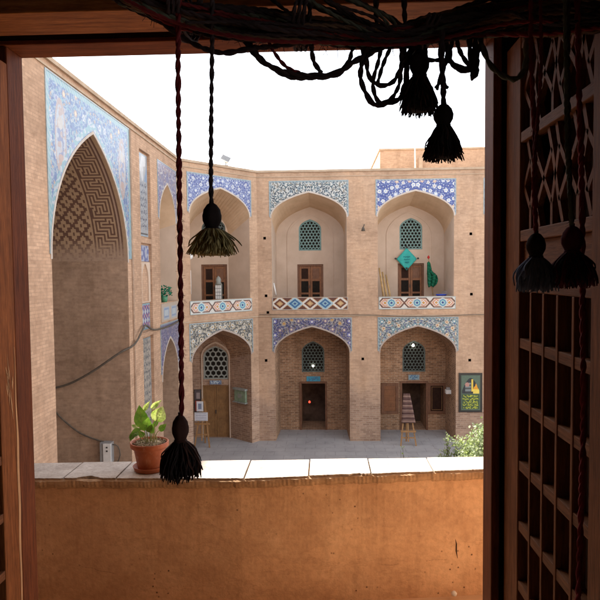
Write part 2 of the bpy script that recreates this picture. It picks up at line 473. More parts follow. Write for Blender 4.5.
class MB:
    def __init__(self):
        self.v = []
        self.f = []
        self.mi = []
        self.uv = {}
        self.sm = []

    def add(self, pts, faces, mi=0, smooth=False):
        b = len(self.v)
        self.v += [Vector(p) for p in pts]
        for f in faces:
            self.f.append([b + i for i in f])
            self.mi.append(mi)
            self.sm.append(smooth)

    def quad(self, a, b, c, d, mi=0):
        self.add([a, b, c, d], [(0, 1, 2, 3)], mi)

    def box(self, x0, x1, y0, y1, z0, z1, mi=0):
        self.hexa([(x0, y0, z0), (x1, y0, z0), (x1, y1, z0), (x0, y1, z0),
                   (x0, y0, z1), (x1, y0, z1), (x1, y1, z1), (x0, y1, z1)], mi)

    def hexa(self, p, mi=0):
        self.add(p, [(0, 3, 2, 1), (4, 5, 6, 7), (0, 1, 5, 4), (1, 2, 6, 5), (2, 3, 7, 6), (3, 0, 4, 7)], mi)

    def bar(self, a, b, w, t, up=(0, 0, 1), mi=0):
        """rectangular bar from a to b, w across, t along 'up'"""
        a, b, up = Vector(a), Vector(b), Vector(up)
        d = (b - a).normalized()
        s = d.cross(up).normalized() * (w / 2)
        u = s.cross(d).normalized() * (t / 2)
        self.hexa([a - s - u, a + s - u, b + s - u, b - s - u, a - s + u, a + s + u, b + s + u, b - s + u], mi)

    def tube(self, pts, r, n=6, mi=0, cap=True, smooth=True):
        pts = [Vector(p) for p in pts]
        rs = r if isinstance(r, (list, tuple)) else [r] * len(pts)
        t = (pts[1] - pts[0]).normalized()
        u = t.orthogonal().normalized()
        vs = []
        for i, p in enumerate(pts):
            if i == 0:
                tt = pts[1] - pts[0]
            elif i == len(pts) - 1:
                tt = pts[-1] - pts[-2]
            else:
                tt = pts[i + 1] - pts[i - 1]
            tt.normalize()
            u = (u - tt * u.dot(tt)).normalized()
            w = tt.cross(u)
            for k in range(n):
                a = 2 * pi * k / n
                vs.append(p + (u * cos(a) + w * sin(a)) * rs[i])
        fs = []
        for i in range(len(pts) - 1):
            for k in range(n):
                k2 = (k + 1) % n
                fs.append((i * n + k, i * n + k2, (i + 1) * n + k2, (i + 1) * n + k))
        if cap:
            fs.append(tuple(range(n - 1, -1, -1)))
            fs.append(tuple((len(pts) - 1) * n + k for k in range(n)))
        self.add(vs, fs, mi, smooth)

    def lathe(self, prof, c, n=20, mi=0, mod=None, smooth=True, axis=None):
        """prof: list of (r, z) ; c centre"""
        c = Vector(c)
        vs = []
        for (r, z) in prof:
            for k in range(n):
                a = 2 * pi * k / n
                rr = r * (mod(a, z) if mod else 1)
                vs.append(c + Vector((rr * cos(a), rr * sin(a), z)))
        fs = []
        for i in range(len(prof) - 1):
            for k in range(n):
                k2 = (k + 1) % n
                fs.append((i * n + k, i * n + k2, (i + 1) * n + k2, (i + 1) * n + k))
        fs.append(tuple(range(n - 1, -1, -1)))
        fs.append(tuple((len(prof) - 1) * n + k for k in range(n)))
        self.add(vs, fs, mi, smooth)

    def poly(self, outline, holes=(), mi=0):
        loops = [[Vector(p) for p in outline]] + [[Vector(p) for p in h] for h in holes]
        tris = tessellate_polygon(loops)
        flat = [p for l in loops for p in l]
        self.add(flat, [tuple(t) for t in tris], mi)

    def loft(self, A, B, mi=0, smooth=False, closed=False):
        n = len(A)
        fs = [(i, i + 1, n + i + 1, n + i) for i in range(n - 1)]
        if closed:
            fs.append((n - 1, 0, n, 2 * n - 1))
        self.add(list(A) + list(B), fs, mi, smooth)

    def build(self, name, mats, parent=None, bevel=0.0, recalc=False):
        me = bpy.data.meshes.new(name)
        off = Vector((0, 0, 0))
        if parent is not None:
            off = ROOT[parent]
        me.from_pydata([tuple(p - off) for p in self.v], [], self.f)
        if not isinstance(mats, (list, tuple)):
            mats = [mats]
        for m in mats:
            me.materials.append(m)
        me.polygons.foreach_set('material_index', self.mi)
        me.polygons.foreach_set('use_smooth', self.sm)
        # uv in metres: along the wall / up
        uvl = me.uv_layers.new(name='UVMap')
        V = self.v
        for p in me.polygons:
            nn = p.normal
            if abs(nn.z) < 0.75:
                t = Vector((-nn.y, nn.x, 0))
                if t.length < 1e-6:
                    t = Vector((1, 0, 0))
                t.normalize()
                # keep both sides of a wall running the same way
                if t.x + t.y * 0.999 < 0:
                    t = -t
                for li in p.loop_indices:
                    q = V[me.loops[li].vertex_index]
                    uvl.data[li].uv = (q.dot(t), q.z)
            else:
                for li in p.loop_indices:
                    q = V[me.loops[li].vertex_index]
                    uvl.data[li].uv = (q.x, q.y)
        if recalc:
            bm = bmesh.new()
            bm.from_mesh(me)
            bmesh.ops.recalc_face_normals(bm, faces=bm.faces)
            bm.to_mesh(me)
            bm.free()
        o = bpy.data.objects.new(name, me)
        COL.objects.link(o)
        if parent is not None:
            o.parent = parent
        ROOT[o] = off
        if bevel:
            bv = o.modifiers.new('bevel', 'BEVEL')
            bv.width = bevel
            bv.segments = 2
            bv.limit_method = 'ANGLE'
        return o


class Frame:
    """a wall plane: a along, z up, d behind the face"""

    def __init__(self, o, u):
        self.o = Vector((o[0], o[1]))
        self.u = Vector(u).normalized()
        self.n = Vector((self.u.y, -self.u.x))     # towards the court

    def p(self, a, z, d=0.0):
        q = self.o + self.u * a - self.n * d
        return Vector((q.x, q.y, z))


def colour_grid(name, parent, fr, a0, a1, z0, z1, depth, cell, fn, mat, body=0.0, mask=None):
    """a panel of little coloured tesserae, fn(A,Z)->rgb array, proud of the wall by -depth"""
    na = max(2, int(round((a1 - a0) / cell)))
    nz = max(2, int(round((z1 - z0) / cell)))
    ea = np.linspace(a0, a1, na + 1)
    ez = np.linspace(z0, z1, nz + 1)
    ca, cz = np.meshgrid((ea[:-1] + ea[1:]) / 2, (ez[:-1] + ez[1:]) / 2, indexing='ij')
    rgb = fn(ca, cz)
    keep = np.ones(ca.shape, bool) if mask is None else mask(ca, cz)
    off = ROOT[parent] if parent is not None else Vector((0, 0, 0))
    o, u, n = fr.o, fr.u, fr.n
    A, Zz = np.meshgrid(ea, ez, indexing='ij')
    X = o.x + u.x * A - n.x * depth - off.x
    Y = o.y + u.y * A - n.y * depth - off.y
    verts = np.stack([X, Y, Zz - off.z], -1).reshape(-1, 3)
    idx = np.arange((na + 1) * (nz + 1)).reshape(na + 1, nz + 1)
    q = np.stack([idx[:-1, :-1], idx[1:, :-1], idx[1:, 1:], idx[:-1, 1:]], -1)[keep]
    cols = rgb[keep]
    faces = q.tolist()
    verts = verts.tolist()
    nb = 0
    if body:
        b = len(verts)
        for (a, z, d) in ((a0, z0, depth), (a1, z0, depth), (a1, z1, depth), (a0, z1, depth),
                          (a0, z0, depth + body), (a1, z0, depth + body), (a1, z1, depth + body), (a0, z1, depth + body)):
            w = fr.p(a, z, d) - off
            verts.append(tuple(w))
        side = [(b, b + 1, b + 5, b + 4), (b + 1, b + 2, b + 6, b + 5), (b + 2, b + 3, b + 7, b + 6), (b + 3, b, b + 4, b + 7), (b + 4, b + 5, b + 6, b + 7)]
        faces += [list(s) for s in side]
        nb = len(side)
    me = bpy.data.meshes.new(name)
    me.from_pydata(verts, [], faces)
    me.materials.append(mat)
    at_ = me.color_attributes.new('Col', 'FLOAT_COLOR', 'CORNER')
    lc = np.ones((len(faces) * 4, 4), np.float32)
    cc = np.repeat(cols, 4, axis=0)
    lc[:len(cc), :3] = cc
    if nb:
        lc[len(cc):, :3] = np.median(cols, axis=0)
    at_.data.foreach_set('color', lc.ravel())
    ob = bpy.data.objects.new(name, me)
    COL.objects.link(ob)
    if parent is not None:
        ob.parent = parent
    ROOT[ob] = off
    return ob


# ------------------------------------------------------------------ arches and niches
def arch_pts(c, w, z0, zs, za, n=14):
    """pointed arch outline from left foot over the apex to the right foot, as (a, z)"""
    h = za - zs
    side = []
    for i in range(n + 1):
        t = i / n
        b0, b1, b2, b3 = (1 - t) ** 3, 3 * t * (1 - t) ** 2, 3 * t * t * (1 - t), t ** 3
        x = b0 * 1 + b1 * 1 + b2 * 0.50 + b3 * 0
        y = b0 * 0 + b1 * 0.50 + b2 * 0.83 + b3 * 1
        side.append((x * w / 2, zs + h * y))
    L = [(c - x, z) for x, z in side]
    R = [(c + x, z) for x, z in side[::-1][1:]]
    return [(c - w / 2, z0)] + L + R + [(c + w / 2, z0)]


def arch_height(A, c, w, zs, za):
    """height of the arch curve above position A"""
    pts = arch_pts(c, w, zs - 1, zs, za, 30)[1:-1]
    xs = np.array([p[0] for p in pts])
    zz = np.array([p[1] for p in pts])
    o = np.argsort(xs, kind='stable')
    r = np.interp(A, xs[o], zz[o])
    return np.where(np.abs(A - c) > w / 2, -1e3, r)


def wall_openings(mb, fr, outline, openings, d0, reveal, mi=0, mr=0):
    """flat wall at depth d0 with openings whose reveals run back"""
    mb.poly([fr.p(a, z, d0) for a, z in outline], [[fr.p(a, z, d0) for a, z in op] for op in openings], mi)
    for op, rv in zip(openings, reveal):
        A = [fr.p(a, z, d0) for a, z in op]
        B = [fr.p(a, z, d0 + rv) for a, z in op]
        mb.loft(A, B, mr, closed=True)


def rect(a0, a1, z0, z1):
    return [(a0, z0), (a0, z1), (a1, z1), (a1, z0)]


def grille(parent, fr, c, w, z0, z1, d, mat, pitch=0.105, hole=0.64, frame_mat=None, thick=0.05):
    """arched tile grille: frame, pierced lattice and the dark behind it"""
    prof = arch_pts(c, w, z0, z1 - w * 0.42, z1, 10)
    inner = arch_pts(c, w - 0.12, z0 + 0.06, z1 - w * 0.42 - 0.01, z1 - 0.075, 10)
    f = MB()
    f.poly([fr.p(a, z, d) for a, z in prof], [[fr.p(a, z, d) for a, z in inner]])
    f.loft([fr.p(a, z, d) for a, z in inner], [fr.p(a, z, d + thick) for a, z in inner], closed=True)
    f.loft([fr.p(a, z, d) for a, z in prof], [fr.p(a, z, d + thick) for a, z in prof], closed=True)
    win = f.build('grille_window', frame_mat or mat, parent)
    g = MB()
    h = pitch * sqrt(3) / 2
    rows = int((z1 - z0) / h) + 3
    for r in range(-1, rows):
        for k in range(-10, 11):
            a = c + (k + (0.5 if r % 2 else 0)) * pitch
            z = z0 + 0.06 + r * h
            R = pitch / sqrt(3)
            if abs(a - c) > (w - 0.12) / 2 + R * 0.4 or z < z0 + 0.06 - R * 0.4:
                continue
            top = float(arch_height(np.array(min(max(a, c - (w - .121) / 2), c + (w - .121) / 2)), c, w - 0.12, z1 - w * 0.42 - 0.01, z1 - 0.075))
            if z > top + R * 0.35:
                continue
            O, I, J = [], [], []
            for q in range(6):
                an = pi / 6 + q * pi / 3
                O.append(fr.p(a + R * cos(an), z + R * sin(an), d + 0.015))
                I.append(fr.p(a + R * hole * cos(an), z + R * hole * sin(an), d + 0.015))
                J.append(fr.p(a + R * hole * cos(an), z + R * hole * sin(an), d + 0.045))
            g.loft(O, I, closed=True)
            g.loft(I, J, closed=True)
    lat = g.build('lattice', mat, win)
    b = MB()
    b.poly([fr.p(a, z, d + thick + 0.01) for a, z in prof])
    b.build('pane', M['dark'], win)  # near-black sheet in place of the unlit space behind
    return win


def double_door(parent, fr, c, w, z0, z1, d, mat, frame_mat, panes=False, leaves=2):
    f = MB()
    t = 0.08
    def bx(mb, a0, a1, za, zb, d0, d1, mi=0):
        mb.hexa([fr.p(a0, za, d0), fr.p(a1, za, d0), fr.p(a1, za, d1), fr.p(a0, za, d1),
                 fr.p(a0, zb, d0), fr.p(a1, zb, d0), fr.p(a1, zb, d1), fr.p(a0, zb, d1)], mi)
    bx(f, c - w / 2, c - w / 2 + t, z0, z1, d, d + 0.12)
    bx(f, c + w / 2 - t, c + w / 2, z0, z1, d, d + 0.12)
    bx(f, c - w / 2 + t, c + w / 2 - t, z1 - t, z1, d, d + 0.12)
    door = f.build('door', frame_mat, parent)
    lw = (w - 2 * t) / leaves
    for k in range(leaves):
        a0 = c - w / 2 + t + k * lw + 0.006
        a1 = a0 + lw - 0.012
        l = MB()
        dd = d + 0.05
        s = 0.075
        zt = z1 - t - 0.006
        bx(l, a0, a0 + s, z0 + 0.01, zt, dd, dd + 0.05)
        bx(l, a1 - s, a1, z0 + 0.01, zt, dd, dd + 0.05)
        nr = 4
        for r in range(nr):
            zz = z0 + 0.01 + (zt - z0 - 0.01 - s) * r / (nr - 1)
            bx(l, a0 + s, a1 - s, zz, zz + s, dd + 0.002, dd + 0.048)
        bx(l, a0 + s, a1 - s, z0 + 0.05, zt - 0.03, dd + 0.025, dd + 0.04)
        lf = l.build('door_leaf', mat, door)
        if panes:
            p = MB()
            zz0 = z0 + 0.01 + (zt - z0 - s) * 1 / 3 + s
            zz1 = z0 + 0.01 + (zt - z0 - s) * 2 / 3
            bx(p, a0 + s + 0.01, a1 - s - 0.01, zz0, zz1, dd + 0.014, dd + 0.024)
            p.build('pane', M['dark'], door)
            p = MB()
            bx(p, a0 + s + 0.01, a1 - s - 0.01, z0 + 0.10, z0 + 0.01 + (zt - z0 - s) / 3 - 0.012, dd + 0.014, dd + 0.024)
            p.build('pane', M['dark'], door)
            p = MB()
            bx(p, a0 + s + 0.02, a1 - s - 0.02, z0 + 0.03 + (zt - z0 - s) * 2 / 3 + s, zt - s - 0.03, dd + 0.016, dd + 0.024)
            p.build('panel', M['gap_dark'] if k == 0 else M['door_frame'], door)
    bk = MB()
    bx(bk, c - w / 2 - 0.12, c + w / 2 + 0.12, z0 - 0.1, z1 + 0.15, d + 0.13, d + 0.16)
    bk.build('added_backing', M['dark'], door)  # added dark sheet, stops sky showing through the door gaps
    h = MB()
    bx(h, c - 0.05, c - 0.02, z0 + (z1 - z0) * 0.45, z0 + (z1 - z0) * 0.52, d + 0.01, d + 0.05)
    h.build('handle', M['dark_metal'], door)
    return door


def niche(parent, F1, c1, w1, z0, zs1, za1, F2, c2, w2, zs2, za2, d2, wall_m, vault_m, openings, reveals, floor=True, name='niche'):
    """vaulted recess from the arch in F1 back to a smaller arch on the back wall in F2"""
    A = [F1.p(a, z) for a, z in arch_pts(c1, w1, z0, zs1, za1)]
    B = [F2.p(a, z, d2) for a, z in arch_pts(c2, w2, z0, zs2, za2)]
    mb = MB()
    # a rib of the vault standing a third of the way in
    Mid = [a.lerp(b, 0.30) for a, b in zip(A, B)]
    n = len(A)
    Mid = [Vector((m.x, m.y, a.z if 0 < i < n - 1 and a.z > zs1 - 0.01 and False else m.z)) for i, (m, a) in enumerate(zip(Mid, A))]
    # straight feet: the side walls
    mb.loft(A[:2], B[:2], 0)
    mb.loft(A[-2:], B[-2:], 0)
    mb.loft(A[1:-1], B[1:-1], 1, smooth=False)
    if floor:
        mb.poly([A[0], A[-1], B[-1], B[0]], mi=2)
    wall_openings(mb, F2, arch_pts(c2, w2, z0, zs2, za2), openings, d2, reveals, 0, 0)
    return mb.build(name, [wall_m, vault_m, M['floor_tile']], parent)


# ------------------------------------------------------------------ tile designs (numpy)
def smooth_field(seed, scale, n=10):
    r = np.random.RandomState(seed)
    k = r.normal(size=(n, 2)) * scale
    ph = r.uniform(0, 6.283, n)
    def f(A, Z):
        s = np.zeros_like(A)
        for i in range(n):
            s += np.sin(A * k[i, 0] + Z * k[i, 1] + ph[i])
        return s / sqrt(n)
    return f


def poisson(rng, x0, x1, z0, z1, d, tries=900):
    pts = []
    for _ in range(tries):
        p = (rng.uniform(x0, x1), rng.uniform(z0, z1))
        if all((p[0] - q[0]) ** 2 + (p[1] - q[1]) ** 2 > d * d for q in pts):
            pts.append(p)
    return pts


def floral(c, w, z0, z1, seed, bg, vine, flowers, leafs, d_fl=0.34, r_fl=0.15, d_lf=0.13, vine_w=0.16, vscale=9.0, border=None, extra=None, lsz=(0.05, 0.024), pet=0.14):
    rng = np.random.RandomState(seed)
    fl = poisson(rng, 0.0, w / 2, z0, z1, d_fl)
    lf = poisson(rng, 0.0, w / 2, z0, z1, d_lf, 4000)
    spin = [(rng.uniform(0, 2 * pi), rng.choice([-1, 1])) for _ in fl]
    fcol = [flowers[rng.randint(len(flowers))] for _ in fl]
    lcol = [leafs[rng.randint(len(leafs))] for _ in lf]
    lang = rng.uniform(0, pi, len(lf))
    fpet = rng.randint(5, 8, len(fl))
    fs = smooth_field(seed, vscale)

    def fn(A, Z):
        X = np.abs(A - c)
        rgb = np.empty(A.shape + (3,))
        rgb[:] = bg
        v = np.abs(fs(X, Z)) < vine_w * 0.28
        rgb[v] = vine
        for (p, (t0, sg)) in zip(fl, spin):                  # scrolling stems round every flower
            dx, dz = X - p[0], Z - p[1]
            r = np.hypot(dx, dz)
            th = np.mod(sg * np.arctan2(dz, dx) + t0, 2 * pi) / (2 * pi)
            for turn in (0, 1):
                rs_ = d_fl * (0.24 + 0.40 * (th + turn))
                rgb[(np.abs(r - rs_) < 0.013) & (r < d_fl * 0.92)] = vine
        for (p, col, an) in zip(lf, lcol, lang):
            dx, dz = X - p[0], Z - p[1]
            u = dx * cos(an) + dz * sin(an)
            q = -dx * sin(an) + dz * cos(an)
            m = (u / lsz[0]) ** 2 + ((q - u * u * 5) / lsz[1]) ** 2 < 1
            rgb[m] = col
        for (p, col, k) in zip(fl, fcol, fpet):
            dx, dz = X - p[0], Z - p[1]
            r = np.hypot(dx, dz)
            th = np.arctan2(dz, dx)
            R = r_fl * (0.5 + 0.5 * rng.uniform(0.6, 1.0))
            m = r < R * (1 - pet + pet * np.cos(k * th))
            rgb[m] = col[0]
            m2 = r < R * 0.42
            rgb[m2] = col[1]
        if extra:
            extra(A, Z, X, rgb)
        if border:
            e = np.minimum(np.minimum(w / 2 - X, z1 - Z), Z - z0 + 1)
            m = e < border[1]
            rgb[m] = border[0]
            alt = (np.floor((A + Z) / 0.07) % 2 == 0)
            rgb[m & alt] = border[2]
        return rgb
    return fn


def spandrel(parent, fr, c, w, z0, z1, aw, zs, za, fn, cell=0.013, rim=None, proud=0.012, ac=None):
    """tile panel over an arch, with its glazed edge"""
    ac = c if ac is None else ac
    mask = lambda A, Z: Z > arch_height(A, ac, aw + 0.10, zs, za + 0.06)
    o = colour_grid('tile_spandrel', parent, fr, c - w / 2, c + w / 2, z0, z1, -proud, cell, fn, M['tile'], 0, mask)
    # rim along the arch and the outer edge
    rb = MB()
    P = [p for p in arch_pts(ac, aw, z0, zs, za)[1:-1]]
    Q = [p for p in arch_pts(ac, aw + 0.12, z0, zs, za + 0.07)[1:-1]]
    P = [(P[0][0], z0)] + P + [(P[-1][0], z0)] if P[0][1] > z0 else P
    Q = [(Q[0][0], z0)] + Q + [(Q[-1][0], z0)] if Q[0][1] > z0 else Q
    dd = -proud - 0.006
    rb.loft([fr.p(a, z, 0.0) for a, z in P], [fr.p(a, z, dd) for a, z in P], 0)
    rb.loft([fr.p(a, z, dd) for a, z in P], [fr.p(a, z, dd) for a, z in Q], 0)
    rb.loft([fr.p(a, z, dd) for a, z in Q], [fr.p(a, z, 0.0) for a, z in Q], 0)
    b = 0.035
    for (a0, a1, y0, y1) in ((c - w / 2 - b, c + w / 2 + b, z1, z1 + b), (c - w / 2 - b, c - w / 2, z0, z1), (c + w / 2, c + w / 2 + b, z0, z1)):
        rb.hexa([fr.p(a0, y0, dd), fr.p(a1, y0, dd), fr.p(a1, y0, 0), fr.p(a0, y0, 0),
                 fr.p(a0, y1, dd), fr.p(a1, y1, dd), fr.p(a1, y1, 0), fr.p(a0, y1, 0)], 1)
    rb.build('edging', [rim or M['rim'], M['rim_blue']], o)
    return o


WHITE = (0.62, 0.62, 0.60)
CREAM = (0.60, 0.50, 0.36)
NAVY = (0.018, 0.035, 0.20)
DKBL = (0.03, 0.055, 0.24)
SKYB = (0.16, 0.33, 0.52)
PEACH = (0.62, 0.33, 0.22)
TEAL = (0.05, 0.25, 0.27)
BROWN = (0.11, 0.045, 0.035)
OCHRE = (0.48, 0.25, 0.07)
BLACK = (0.022, 0.025, 0.03)
PURP = (0.10, 0.06, 0.22)


def band_hex(c, w, z0, z1):
    """white ground, long brown hexagons holding rosettes, white crosses between"""
    def fn(A, Z):
        h = (z1 - z0)
        x = (A - (c - w / 2)) / w * 3.0
        k = np.floor(x)
        u = (x - k - 0.5) * (w / 3)
        v = Z - (z0 + z1) / 2
        rgb = np.empty(A.shape + (3,))
        rgb[:] = (0.40, 0.47, 0.47)
        H = h * 0.40
        hexd = np.maximum(np.abs(v) - H, np.abs(u) + np.abs(v) * 0.9 - (w / 6 + H * 0.20))
        rgb[np.abs(v) < H + 0.03] = (0.56, 0.55, 0.51)
        rgb[(hexd < 0)] = BROWN
        in2 = np.maximum(np.abs(v) - H + 0.05, np.abs(u) + np.abs(v) * 0.9 - (w / 6 + H * 0.2 - 0.075))
        rgb[in2 < 0] = (0.56, 0.42, 0.33)
        for s in (-1, 1):
            du = u - s * w * 0.085
            r = np.abs(du) + np.abs(v)
            rgb[r < 0.155] = (0.52, 0.18, 0.10)
            rgb[r < 0.115] = WHITE
            rgb[r < 0.07] = OCHRE
        r = np.maximum(np.abs(u), np.abs(v)) + 0.45 * np.minimum(np.abs(u), np.abs(v))
        rgb[r < 0.205] = (0.46, 0.52, 0.50)
        rgb[r < 0.15] = (0.06, 0.22, 0.38)
        rgb[r < 0.10] = (0.30, 0.50, 0.50)
        rgb[r < 0.05] = NAVY
        e = np.minimum(np.minimum(A - (c - w / 2), c + w / 2 - A), np.minimum(Z - z0, z1 - Z))
        rgb[e < 0.035] = (0.33, 0.40, 0.40)
        return rgb
    return fn


def band_diamond(c, w, z0, z1):
    """brown ground with alternating ochre and blue diamonds in white bands"""
    def fn(A, Z):
        h = z1 - z0
        x = (A - c) / (w / 5.0)
        k = np.floor(x + 0.5)
        u = (x - k) * (w / 5.0)
        v = Z - (z0 + z1) / 2
        odd = (np.mod(k, 2) != 0)
        rgb = np.empty(A.shape + (3,))
        rgb[:] = BROWN
        r = np.abs(u) * 0.80 + np.abs(v)
        W1 = np.where(odd[..., None], np.array((0.36, 0.50, 0.55)), np.array((0.62, 0.60, 0.55)))
        W2 = np.where(odd[..., None], np.array((0.04, 0.14, 0.30)), np.array((0.14, 0.05, 0.03)))
        W3 = np.where(odd[..., None], np.array((0.25, 0.42, 0.50)), np.array((0.50, 0.32, 0.16)))
        for lim, Wc in ((0.30, W1), (0.205, W2), (0.115, W3)):
            m = r < lim
            rgb[m] = Wc[m]
        rgb[r < 0.055] = np.where(odd[..., None], np.array((0.03, 0.08, 0.22)), np.array((0.55, 0.40, 0.20)))[r < 0.055]
        rgb[(r > 0.30) & (r < 0.33)] = (0.48, 0.25, 0.10)
        e = np.minimum(np.minimum(A - (c - w / 2), c + w / 2 - A), np.minimum(Z - z0, z1 - Z))
        rgb[e < 0.03] = (0.42, 0.40, 0.36)
        return rgb
    return fn


# ================================================================== GROUND
G = -0.12
mb = MB()
mb.quad((-60, -40, G), (60, -40, G), (60, 90, G), (-60, 90, G))
g = mb.build('ground', M['ground'])
g['kind'] = 'structure'

TOP = 11.12          # parapet line of the courtyard
FAR = Frame((0, 25.0), (1, 0))
P0, P1 = (-5.3, 22.0), (-2.76, 25.0)
CH = Frame(P0, (P1[0] - P0[0], P1[1] - P0[1]))
CHL = hypot(P1[0] - P0[0], P1[1] - P0[1])
LEFT = Frame((-5.3, 0.0), (0, 1))
# LEFT.n must face the court (+x)
assert LEFT.n.x > 0 and FAR.n.y < 0


def coping(parent, fr, a0, a1, z):
    c = MB()
    c.hexa([fr.p(a0, z, -0.06), fr.p(a1, z, -0.06), fr.p(a1, z, 0.45), fr.p(a0, z, 0.45),
            fr.p(a0, z + 0.09, -0.06), fr.p(a1, z + 0.09, -0.06), fr.p(a1, z + 0.09, 0.45), fr.p(a0, z + 0.09, 0.45)])
    c.build('roof_coping', M['coping'], parent)


def course(parent, fr, a0, a1, z, h=0.035, d=0.03, name='string_course', m=None):
    c = MB()
    c.hexa([fr.p(a0, z, -d), fr.p(a1, z, -d), fr.p(a1, z, 0.0), fr.p(a0, z, 0.0),
            fr.p(a0, z + h, -d), fr.p(a1, z + h, -d), fr.p(a1, z + h, 0.0), fr.p(a0, z + h, 0.0)])
    c.build(name, m or M['coping'], parent)


# ================================================================== FAR WING
far = thing('arcade_wing', 'two storey tan brick arcade across the courtyard with tiled arches', 'building', (4, 25, G))
BAY = 4.40
CTRS = [-0.60, 3.80, 8.20, 12.60]
OW = 3.12
LO = 0.09
Zb = 5.95            # balcony parapet top
holes, hole_rev = [], []
putlogs = [(1.60, 3.35), (-2.45, 3.30), (-2.42, 6.02), (-2.35, 5.32), (-2.45, 8.42), (6.05, 8.50), (6.08, 6.02), (6.02, 3.28)]
for c in CTRS:
    holes.append(arch_pts(c, OW, Zb, 9.25, 10.28))
wall = MB()
# facade: openings that reach the ground are cut into the outline
bottom = []
for c in CTRS:
    bottom += arch_pts(c + LO, OW, G, 3.62, 4.70)
outline = [(-2.76, G)] + bottom + [(14.8, G), (14.8, TOP), (-2.76, TOP)]
pl = [rect(a - 0.055, a + 0.055, z - 0.055, z + 0.055) for a, z in putlogs]
# upper part in tan brick, worn lower part rosier: split at z=2.3
SPLIT = 2.35
up_out = [(-2.76, SPLIT)]
lo = []
for c in CTRS:
    ap = [p for p in arch_pts(c + LO, OW, G, 3.62, 4.70)]
    ap[0] = (ap[0][0], SPLIT)
    ap[-1] = (ap[-1][0], SPLIT)
    up_out += ap
up_out += [(14.8, SPLIT), (14.8, TOP), (-2.76, TOP)]
wall.poly([FAR.p(a, z) for a, z in up_out],
          [[FAR.p(a, z) for a, z in arch_pts(c, OW, Zb, 9.25, 10.28)] for c in CTRS] + [[FAR.p(a, z) for a, z in h] for h in pl], 0)
xs = [-2.76] + sum([[c + LO - OW / 2, c + LO + OW / 2] for c in CTRS], []) + [14.8]
for i in range(0, len(xs), 2):
    wall.quad(FAR.p(xs[i], G), FAR.p(xs[i + 1], G), FAR.p(xs[i + 1], SPLIT), FAR.p(xs[i], SPLIT), 0)
for h in pl:
    wall.loft([FAR.p(a, z) for a, z in h], [FAR.p(a, z, 0.2) for a, z in h], 2, closed=True)
    wall.quad(*[FAR.p(a, z, 0.2) for a, z in h], mi=2)
wall.build('wall', [M['brick'], M['brick_rose'], M['dark']], far)
r = MB()
r.box(-3.2, 14.8, 25.45, 33, TOP - 0.25, TOP - 0.05)
r.quad((14.8, 25, G), (14.8, 33, G), (14.8, 33, TOP), (14.8, 25, TOP))
r.quad((-3.2, 33, G), (14.8, 33, G), (14.8, 33, TOP), (-3.2, 33, TOP))
r.build('roof', M['coping'], far)
coping(far, FAR, -2.80, 14.8, TOP)
course(far, FAR, -2.74, 14.8, 5.14, 0.04, 0.035)
course(far, FAR, -2.74, 14.8, 10.92, 0.03, 0.025)

UP = dict(
    A=floral(-0.60, 3.20, 9.30, 10.74, 11, (0.50, 0.50, 0.475), (0.05, 0.075, 0.095), [((0.22, 0.28, 0.31), (0.06, 0.08, 0.11))], [(0.035, 0.05, 0.07), (0.07, 0.10, 0.13), (0.20, 0.18, 0.14), (0.05, 0.10, 0.12)], 0.36, 0.09, 0.098, 0.15, 13, ((0.14, 0.20, 0.23), 0.045, (0.30, 0.34, 0.34)), None, (0.062, 0.026)),
    B=floral(3.80, 3.20, 9.30, 10.74, 13, (0.040, 0.062, 0.25), (0.10, 0.145, 0.34), [(WHITE, (0.34, 0.42, 0.58)), ((0.52, 0.54, 0.58), (0.50, 0.40, 0.34)), (WHITE, (0.3, 0.38, 0.56)), ((0.48, 0.34, 0.30), CREAM), ((0.44, 0.49, 0.60), WHITE)], [(0.50, 0.52, 0.56), (0.34, 0.40, 0.54), (0.20, 0.26, 0.46)], 0.20, 0.092, 0.082, 0.10, 11, ((0.12, 0.155, 0.31), 0.045, (0.30, 0.34, 0.42)), None, (0.026, 0.020), 0.10),
    C=floral(8.20, 3.20, 9.30, 10.74, 17, WHITE, DKBL, [(PEACH, CREAM), (SKYB, WHITE)], [BLACK, NAVY], 0.40, 0.12, 0.14),
    D=floral(12.60, 3.20, 9.30, 10.74, 19, NAVY, SKYB, [(WHITE, SKYB), (PEACH, CREAM)], [WHITE], 0.3, 0.14, 0.14))
LOW = dict(
    A=floral(-0.51, 3.26, 3.70, 5.08, 23, (0.065, 0.068, 0.13), (0.24, 0.235, 0.29), [((0.36, 0.30, 0.22), OCHRE), ((0.14, 0.14, 0.36), WHITE), ((0.19, 0.15, 0.24), CREAM)], [(0.42, 0.40, 0.37), (0.13, 0.11, 0.21), (0.33, 0.29, 0.24), (0.05, 0.06, 0.20), (0.20, 0.16, 0.12)], 0.28, 0.11, 0.082, 0.22, 12, ((0.22, 0.24, 0.30), 0.045, (0.09, 0.09, 0.17)), None, (0.042, 0.024)),
    B=floral(3.89, 3.26, 3.70, 5.08, 29, (0.37, 0.40, 0.39), (0.08, 0.14, 0.19), [((0.12, 0.26, 0.31), WHITE), ((0.50, 0.48, 0.44), (0.40, 0.24, 0.16)), (CREAM, (0.36, 0.18, 0.10))], [(0.06, 0.08, 0.22), (0.07, 0.20, 0.22), (0.05, 0.06, 0.07), (0.50, 0.50, 0.48), (0.30, 0.20, 0.13)], 0.28, 0.10, 0.082, 0.18, 13, ((0.27, 0.34, 0.35), 0.055, (0.13, 0.18, 0.22)), None, (0.042, 0.022)),
    C=floral(8.20, 3.20, 3.70, 5.08, 31, NAVY, WHITE, [(PEACH, CREAM)], [WHITE, TEAL], 0.36),
    D=floral(12.60, 3.20, 3.70, 5.08, 37, WHITE, NAVY, [(PEACH, CREAM)], [DKBL, TEAL], 0.36))
BACK = 1.8
